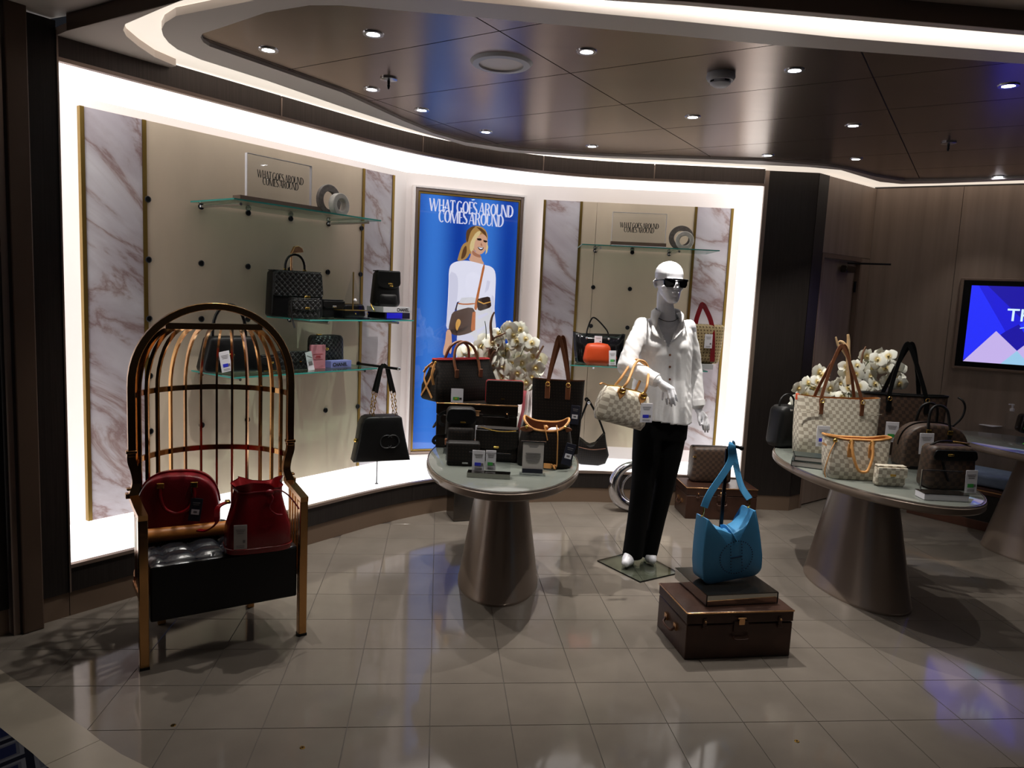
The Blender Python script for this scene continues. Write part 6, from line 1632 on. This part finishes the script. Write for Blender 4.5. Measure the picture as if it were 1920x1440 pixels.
# neck, chest, core
nb = mp(1251, 598, 4.345)
limb(B, [hl(0, .02, .05), hl(0, .03, -.01), (nb.x, nb.y + .015, nb.z), (nb.x, nb.y + .02, nb.z - .05)], [.056, .050, .056, .065], 16)
shR, shL = mp(1203, 609, 4.36), mp(1291, 613, 4.37)
limb(B, [shR + Vector((.02, .0, -.01)), (nb.x, nb.y + .03, nb.z - .04), shL + Vector((-.02, 0, -.01))], [.045, .058, .045], 14)
ch0 = mp(1247, 650, 4.36); wa = mp(1242, 715, 4.36); hi = mp(1240, 790, 4.35)
B.loft([(hi.z - .02, .135, .095, hi.y, hi.x), (hi.z + .06, .135, .095, hi.y, hi.x), (wa.z, .105, .078, wa.y, wa.x), (ch0.z, .125, .09, ch0.y, ch0.x), (ch0.z + .09, .125, .08, ch0.y + .01, ch0.x), (nb.z - .035, .09, .06, nb.y + .03, nb.x)], 28, 2.4)
for s in (-1, 1): B.ball((ch0.x + s * .062, ch0.y - .055, ch0.z + .0), .058, 14, 10, (1, .9, 1))
# arms and hands
eR, wR = mp(1176, 686, 4.23), mp(1236, 716, 4.085)
limb(B, [shR, shR.lerp(eR, .5), eR], [.045, .040, .034]); limb(B, [eR, eR.lerp(wR, .4), wR], [.034, .032, .022])
eL, wL = mp(1301, 692, 4.42), mp(1309, 768, 4.38)
limb(B, [shL, shL.lerp(eL, .5), eL], [.045, .040, .034]); limb(B, [eL, eL.lerp(wL, .4), wL], [.034, .032, .022])
def hand(wrist, kn, tips, thumb, pr=.016):
    """kn: four knuckle points, tips: for each finger (middle joint, tip); thumb: base, joint, tip"""
    c = sum(kn, Vector()) / 4
    for k in kn: limb(B, [wrist, wrist.lerp(k, .55), k], [.019, pr, .0115], 10)
    limb(B, [wrist.lerp(c, .35), wrist.lerp(c, .8)], [.021, .019], 10)
    for k, (m_, tp) in zip(kn, tips): limb(B, [k, m_, m_.lerp(tp, .6), tp], [.0098, .0088, .008, .0062], 8)
    limb(B, [wrist.lerp(thumb[0], .3), thumb[0], thumb[1], thumb[2]], [.015, .0125, .0098, .007], 8)
# right hand hangs over the front, fingers pointing down
kR = [mp(1247, 734, 4.065), mp(1252, 731, 4.055), mp(1257.5, 729.5, 4.05), mp(1262, 729, 4.055)]
tR = [(mp(1249, 747, 4.05), mp(1251, 758, 4.06)), (mp(1256, 748, 4.035), mp(1259, 762, 4.045)), (mp(1262, 746, 4.03), mp(1266, 760, 4.035)), (mp(1266, 740, 4.04), mp(1270, 752, 4.045))]
hand(wR, kR, tR, (mp(1248, 727, 4.10), mp(1243, 738, 4.105), mp(1242, 749, 4.10)))
kL = [mp(1317, 785, 4.36), mp(1319.5, 783, 4.375), mp(1322, 782, 4.39), mp(1324, 782, 4.405)]
tL = [(mp(1318, 797, 4.35), mp(1319, 806, 4.36)), (mp(1322, 798, 4.365), mp(1322, 810, 4.375)), (mp(1326, 797, 4.38), mp(1327, 810, 4.385)), (mp(1328, 795, 4.395), mp(1329, 806, 4.40))]
hand(wL, kL, tL, (mp(1311, 779, 4.355), mp(1311, 789, 4.345), mp(1313, 797, 4.34)))
# legs and feet
hR, kneR, aR = mp(1217, 800, 4.33), mp(1206, 905, 4.30), mp(1185, 1030, 4.34)
hL2, kneL, aL = mp(1262, 800, 4.37), mp(1246, 905, 4.36), mp(1215, 1028, 4.40)
limb(B, [hR, kneR, kneR.lerp(aR, .35), aR], [.07, .046, .046, .028]); limb(B, [hL2, kneL, kneL.lerp(aL, .35), aL], [.07, .046, .046, .028])
for a, (tx, ty), hx_, in ((aR, (1172, 1062), -.0), (aL, (1222, 1056), .0)):
    g_ = PZ(tx, ty, .012) - MO; toe = Vector((g_.x, g_.y - .012, .028)); d = (toe - Vector((a.x, a.y, 0))); d.z = 0; d.normalize()
    heel = Vector((a.x, a.y, .05)) - d * .03
    limb(B, [a, heel, heel.lerp(toe, .35) + Vector((0, 0, .012)), heel.lerp(toe, .72), toe], [.03, .032, .038, .038, .026], 12)
    heel2 = Vector((heel.x, heel.y, .014)); limb(B, [heel, heel2], [.02, .010], 8)
link_mesh('body', remeshed(B, .0042, 5), 'mannequin', mn)

# trousers
T = MB()
def leg(pts, hw, hd, n=28):
    rings = []
    for p, w_, d_ in zip(pts, hw, hd):
        rings.append([(p.x + w_ * math.cos(a) * (1 + .03 * math.sin(5 * a)), p.y + d_ * math.sin(a) * (1 + .03 * math.sin(4 * a + 1)), p.z) for a in [2 * PI * k / n for k in range(n)]])
    T.loops(rings)
hemR, hemL = mp(1186, 1044, 4.335), mp(1216, 1042, 4.395)
leg([hR + Vector((.0, 0, .06)), hR, hR.lerp(kneR, .5), kneR, kneR.lerp(hemR, .5), hemR], [.075, .09, .082, .068, .062, .062], [.095, .1, .09, .075, .07, .075])
leg([hL2 + Vector((0, 0, .06)), hL2, hL2.lerp(kneL, .5), kneL, kneL.lerp(hemL, .5), hemL], [.075, .088, .08, .064, .054, .05], [.095, .1, .09, .075, .07, .075])
T.loft([(hi.z - .10, .150, .098, hi.y, hi.x + .005), (hi.z, .155, .105, hi.y, hi.x + .002), (hi.z + .10, .14, .10, hi.y, hi.x), (hi.z + .16, .12, .09, hi.y, hi.x)], 32, 2.6)
link_mesh('trousers', remeshed(T, .008, 6), 'velvet', mn)

# shirt
from mathutils import noise as mnoise
S = MB()
hem = mp(1250, 786, 4.34)
secs = [(hem.z - .02, .182, .13, 4.35 - MO.y, mp(1239, 780, 4.35).x), (hem.z + .10, .180, .125, 4.35 - MO.y, mp(1240, 740, 4.35).x), (wa.z + .02, .168, .118, 4.355 - MO.y, mp(1242, 705, 4.35).x), (ch0.z - .04, .158, .118, 4.355 - MO.y, ch0.x), (ch0.z + .03, .155, .112, 4.36 - MO.y, ch0.x), (ch0.z + .095, .150, .088, 4.365 - MO.y, ch0.x + .002), (nb.z - .022, .112, .066, 4.375 - MO.y, nb.x), (nb.z + .016, .078, .060, 4.37 - MO.y, nb.x), (nb.z + .04, .062, .058, 4.37 - MO.y, nb.x)]
S.loft(secs, 48, 2.5)
for s in (-1, 1): S.ball((ch0.x + s * .064, ch0.y - .064, ch0.z), .062, 14, 10, (1.05, .9, 1.1))
limb(S, [shR + Vector((.01, 0, -.004)), shR.lerp(eR, .5) + Vector((-.004, 0, 0)), eR + Vector((-.004, 0, -.004))], [.049, .053, .055], 16)
limb(S, [eR, eR.lerp(wR, .5), eR.lerp(wR, .88)], [.055, .047, .036], 16)
limb(S, [shL + Vector((-.01, 0, -.004)), shL.lerp(eL, .5), eL], [.047, .05, .049], 16)
limb(S, [eL, eL.lerp(wL, .5), eL.lerp(wL, .86)], [.049, .045, .041], 16)
sm_ = remeshed(S, .0065, 8)
bm = bmesh.new(); bm.from_mesh(sm_)
zap = mp(1251, 652, 4.25).z; xap = mp(1252, 652, 4.25).x
for v in bm.verts:
    p = v.co; nrm = v.normal
    tors = shR.x + .02 < p.x < shL.x + .01 and p.z < nb.z
    ang = math.atan2(p.y - (4.355 - MO.y), p.x - hi.x)
    drop = max(0, min(1, (ch0.z + .02 - p.z) / .3))
    f = 0
    if tors: f += drop * (.013 * mnoise.noise(Vector((ang * 3.2 + .5 * p.z, p.z * 1.6, 3.1))) + .005 * mnoise.noise(Vector((ang * 8, p.z * 4, 1.7))))
    f += .0022 * mnoise.noise(Vector((p.x * 22, p.y * 22, p.z * 9)))
    if p.x < shR.x + .04 or p.x > shL.x - .02: f += .0035 * mnoise.noise(Vector((p.x * 26, p.y * 26, p.z * 34 + p.x * 30)))
    v.co = p + nrm * f
kill = []
for fc in bm.faces:
    c = fc.calc_center_median()
    w_ = (c.z - zap) * .46
    if c.z > zap and c.y < nb.y + .035 - (0 if c.z < nb.z - .03 else 0) and abs(c.x - (xap + (nb.x - xap) * (c.z - zap) / (nb.z - zap))) < min(w_, .07): kill.append(fc)
    elif c.z < hem.z - .004 - .010 * math.sin((c.x - hi.x) * 14) or c.z > nb.z + .03: kill.append(fc)
bmesh.ops.delete(bm, geom=kill, context='FACES')
bm.to_mesh(sm_); bm.free()
sh = link_mesh('shirt', sm_, 'shirt', mn)
so_ = sh.modifiers.new('thick', 'SOLIDIFY'); so_.thickness = .004; so_.offset = -1
# collar: fall around the neck, open in front, and the two turned-back lapels
rows = []
for k in range(25):
    a = R(-52) + R(284) * k / 24; fr_ = abs(k - 12) / 12                       # from the front right round the back to the front left
    c, s2 = math.cos(a), math.sin(a)
    top = Vector((nb.x + .072 * c, nb.y + .012 + .066 * s2, nb.z + .068 - .030 * fr_ ** 2))
    bot = Vector((nb.x + (.088 + .034 * fr_ ** 3) * c, nb.y + .012 + (.084 + .022 * fr_ ** 3) * s2, nb.z + .012 - .066 * fr_ ** 3))
    mid = top.lerp(bot, .5) + Vector((.010 * c, .010 * s2, .012)); rows.append((top, mid, bot))
mb = MB(); vs = [p for r in rows for p in r]; fs = []
for k in range(24):
    for j in (0, 1): b_ = 3 * k + j; fs.append((b_, b_ + 1, b_ + 4, b_ + 3))
co = mb.add(vs, fs).build('collar', 'shirt', sh, smooth=60); m2 = co.modifiers.new('thick', 'SOLIDIFY'); m2.thickness = .004
def front_y(x, z):
    return min((v.co.y for v in sh.data.vertices if abs(v.co.x - x) < .014 and abs(v.co.z - z) < .014), default=ch0.y - .11)
for s, pts in ((-1, [(1232, 600), (1219, 609), (1222, 630), (1237, 632), (1245, 640), (1240, 620)]), (1, [(1270, 602), (1284, 608), (1279, 630), (1265, 634), (1257, 644), (1263, 622)])):
    P5 = []
    for j, (x, y) in enumerate(pts):
        q = mp(x, y, 4.25); yy = front_y(q.x, q.z) - (.006 if j in (0, 4, 5) else .016); P5.append(mp(x, y, yy + MO.y))
    cpt = sum(P5, Vector()) / 6 + Vector((0, -.014, 0))
    lp = MB().add([tuple(p) for p in P5] + [tuple(cpt)], [(i, (i + 1) % 6, 6) for i in range(6)]).build('lapel', 'shirt', sh, smooth=80)
    m3 = lp.modifiers.new('thick', 'SOLIDIFY'); m3.thickness = .004
    m4 = lp.modifiers.new('sub', 'SUBSURF'); m4.levels = 1; m4.render_levels = 1
for k, y in enumerate((664, 686, 709, 732, 752)):
    P = mp(1252 - .2 * k, y, 4.3); o_ = P + Vector((0, 0, 0))
    hit = None
    # sit the button on the shirt front
    best = min((v.co for v in sh.data.vertices if abs(v.co.x - o_.x) < .012 and abs(v.co.z - o_.z) < .012), key=lambda c: c.y, default=None)
    if best is not None: MB().lathe([(.0005, -.001), (.0065, -.001), (.0065, .002), (.0005, .003)], 12).build('button', 'brown_leather', sh, loc=(o_.x, best.y - .001, o_.z)).rotation_euler = (R(90), 0, 0)
for e_, w_, q in ((eR, wR, .80), (eL, wL, .76)):
    a_, b_ = e_.lerp(w_, q), e_.lerp(w_, q + .14)
    r_ = .046 if w_ is wL else .041
    cf = MB().tube([a_, a_.lerp(b_, .5), b_], [r_ + .001, r_, r_ - .001], 20).build('cuff', 'shirt', sh, smooth=50)
# necklace and sunglasses
nk = MB().tube([(nb.x + .062 * math.cos(a), nb.y + .016 + .066 * math.sin(a), nb.z + .008 - .022 * max(0, -math.sin(a)) ** 2) for a in [2 * PI * k / 32 for k in range(32)]], .002, 6, closed=True).build('necklace', 'socket', mn)
sg = bpy.data.objects.new('sunglasses', None); COL.objects.link(sg); sg.parent = mn; sg.matrix_local = Hm @ Matrix.Translation((0, 0, .112)) @ Matrix.Scale(1.0, 4)
front = MB(); ol = []
N = 12
def fy(x): return -.108 + .022 * (x / .074) ** 2
for s in (-1, 1):
    cen = [(s * .010, .012), (s * .072, .017), (s * .070, -.012), (s * .058, -.026), (s * .022, -.025), (s * .012, -.008)]
    vs = [(x, fy(x), z) for x, z in cen] + [(x, fy(x) + .005, z) for x, z in cen]; n = 6
    fs = [tuple(range(n)), tuple(range(n, 2 * n))[::-1]] + [(i, (i + 1) % n, n + (i + 1) % n, n + i) for i in range(n)]
    MB().add(vs, fs).build('lens', 'lens', sg, smooth=0)
    MB().tube([(s * .074, fy(.074), .014), (s * .082, -.05, .014), (s * .082, .012, .010), (s * .080, .03, .0)], .0035, 8).build('temple', 'black_gloss', sg)
MB().tube([(x / 100, fy(x / 100) - .001, .019) for x in range(-7, 8)], .0045, 8).build('brow_bar', 'black_gloss', sg)
MB().tube([(-.012, fy(.01), .004), (0, fy(0), .008), (.012, fy(.01), .004)], .003, 8).build('bridge', 'black_gloss', sg)

# cream bag on the forearm
hb = wR.lerp(eR, .62) + MO
P = PY(1160, 762, 4.06)
t = tree_bag('cream chequered handbag with tan handles hanging on the mannequin forearm', 'handbag', (P.x, 4.06, P.z - .10), R(12))
t.rotation_euler = (0, R(13), R(10))
ol = []
w_, h_ = .143, .205
ol = [(-.128, 0), (.128, 0), (.142, .03), (.148, .09), (.138, .15), (.118, .192), (.06, .203), (0, .2), (-.06, .203), (-.118, .192), (-.138, .15), (-.148, .09), (-.142, .03)]
MB().slab(ol, .13, .012, .03).build('body', 'check_cream', t, smooth=60)
MB().tube([(-.12, 0, .194), (-.06, 0, .205), (0, 0, .203), (.06, 0, .205), (.12, 0, .194)], .005, 8).build('zip', 'gold_hw', t)
MB().tube(spline([(-.12, 0, .195), (-.15, -.005, .20), (-.165, -.01, .19)], 5), .01, sq=(.014, .006), up=(0, 0, 1)).build('zip_tab', 'tan_leather', t)
for x in (-.055, .07):
    MB().prismy([(x - .024, .172), (x, .135), (x + .024, .172), (x + .018, .195), (x - .018, .195)], -.088, -.070).build('diamond_patch', 'tan_leather', t, bevel=.003).rotation_euler = (R(-4), 0, 0)
    MB().tube([(x + .016 * math.cos(q), -.078, .196 + .014 * math.sin(q)) for q in [2 * PI * k / 12 for k in range(12)]], .0045, 6, closed=True).build('handle_ring', 'gold_hw', t, smooth=60)
bpy.context.view_layer.update()
inv = t.matrix_basis.inverted()
top = inv @ (hb + Vector((0, 0, .062)))
for y, dy in ((-.078, -.03), (.06, .03)):
    p_ = spline([(-.055, y, .205), (-.045 + top.x * .15, y * .9, .25), (top.x - .03, top.y + dy, top.z - .015), (top.x + .012, top.y + dy * .8, top.z + .003), (top.x + .05, top.y + dy, top.z - .03), (.075, y * .9, .26), (.07, y, .205)], 7)
    MB().tube(p_, .0075, 10).build('handle', 'tan_leather', t, smooth=60)
tag_part(t, inv @ PY(1212, 774, 3.95), .068, .105, 'holo_blue', tilt=R(-13))
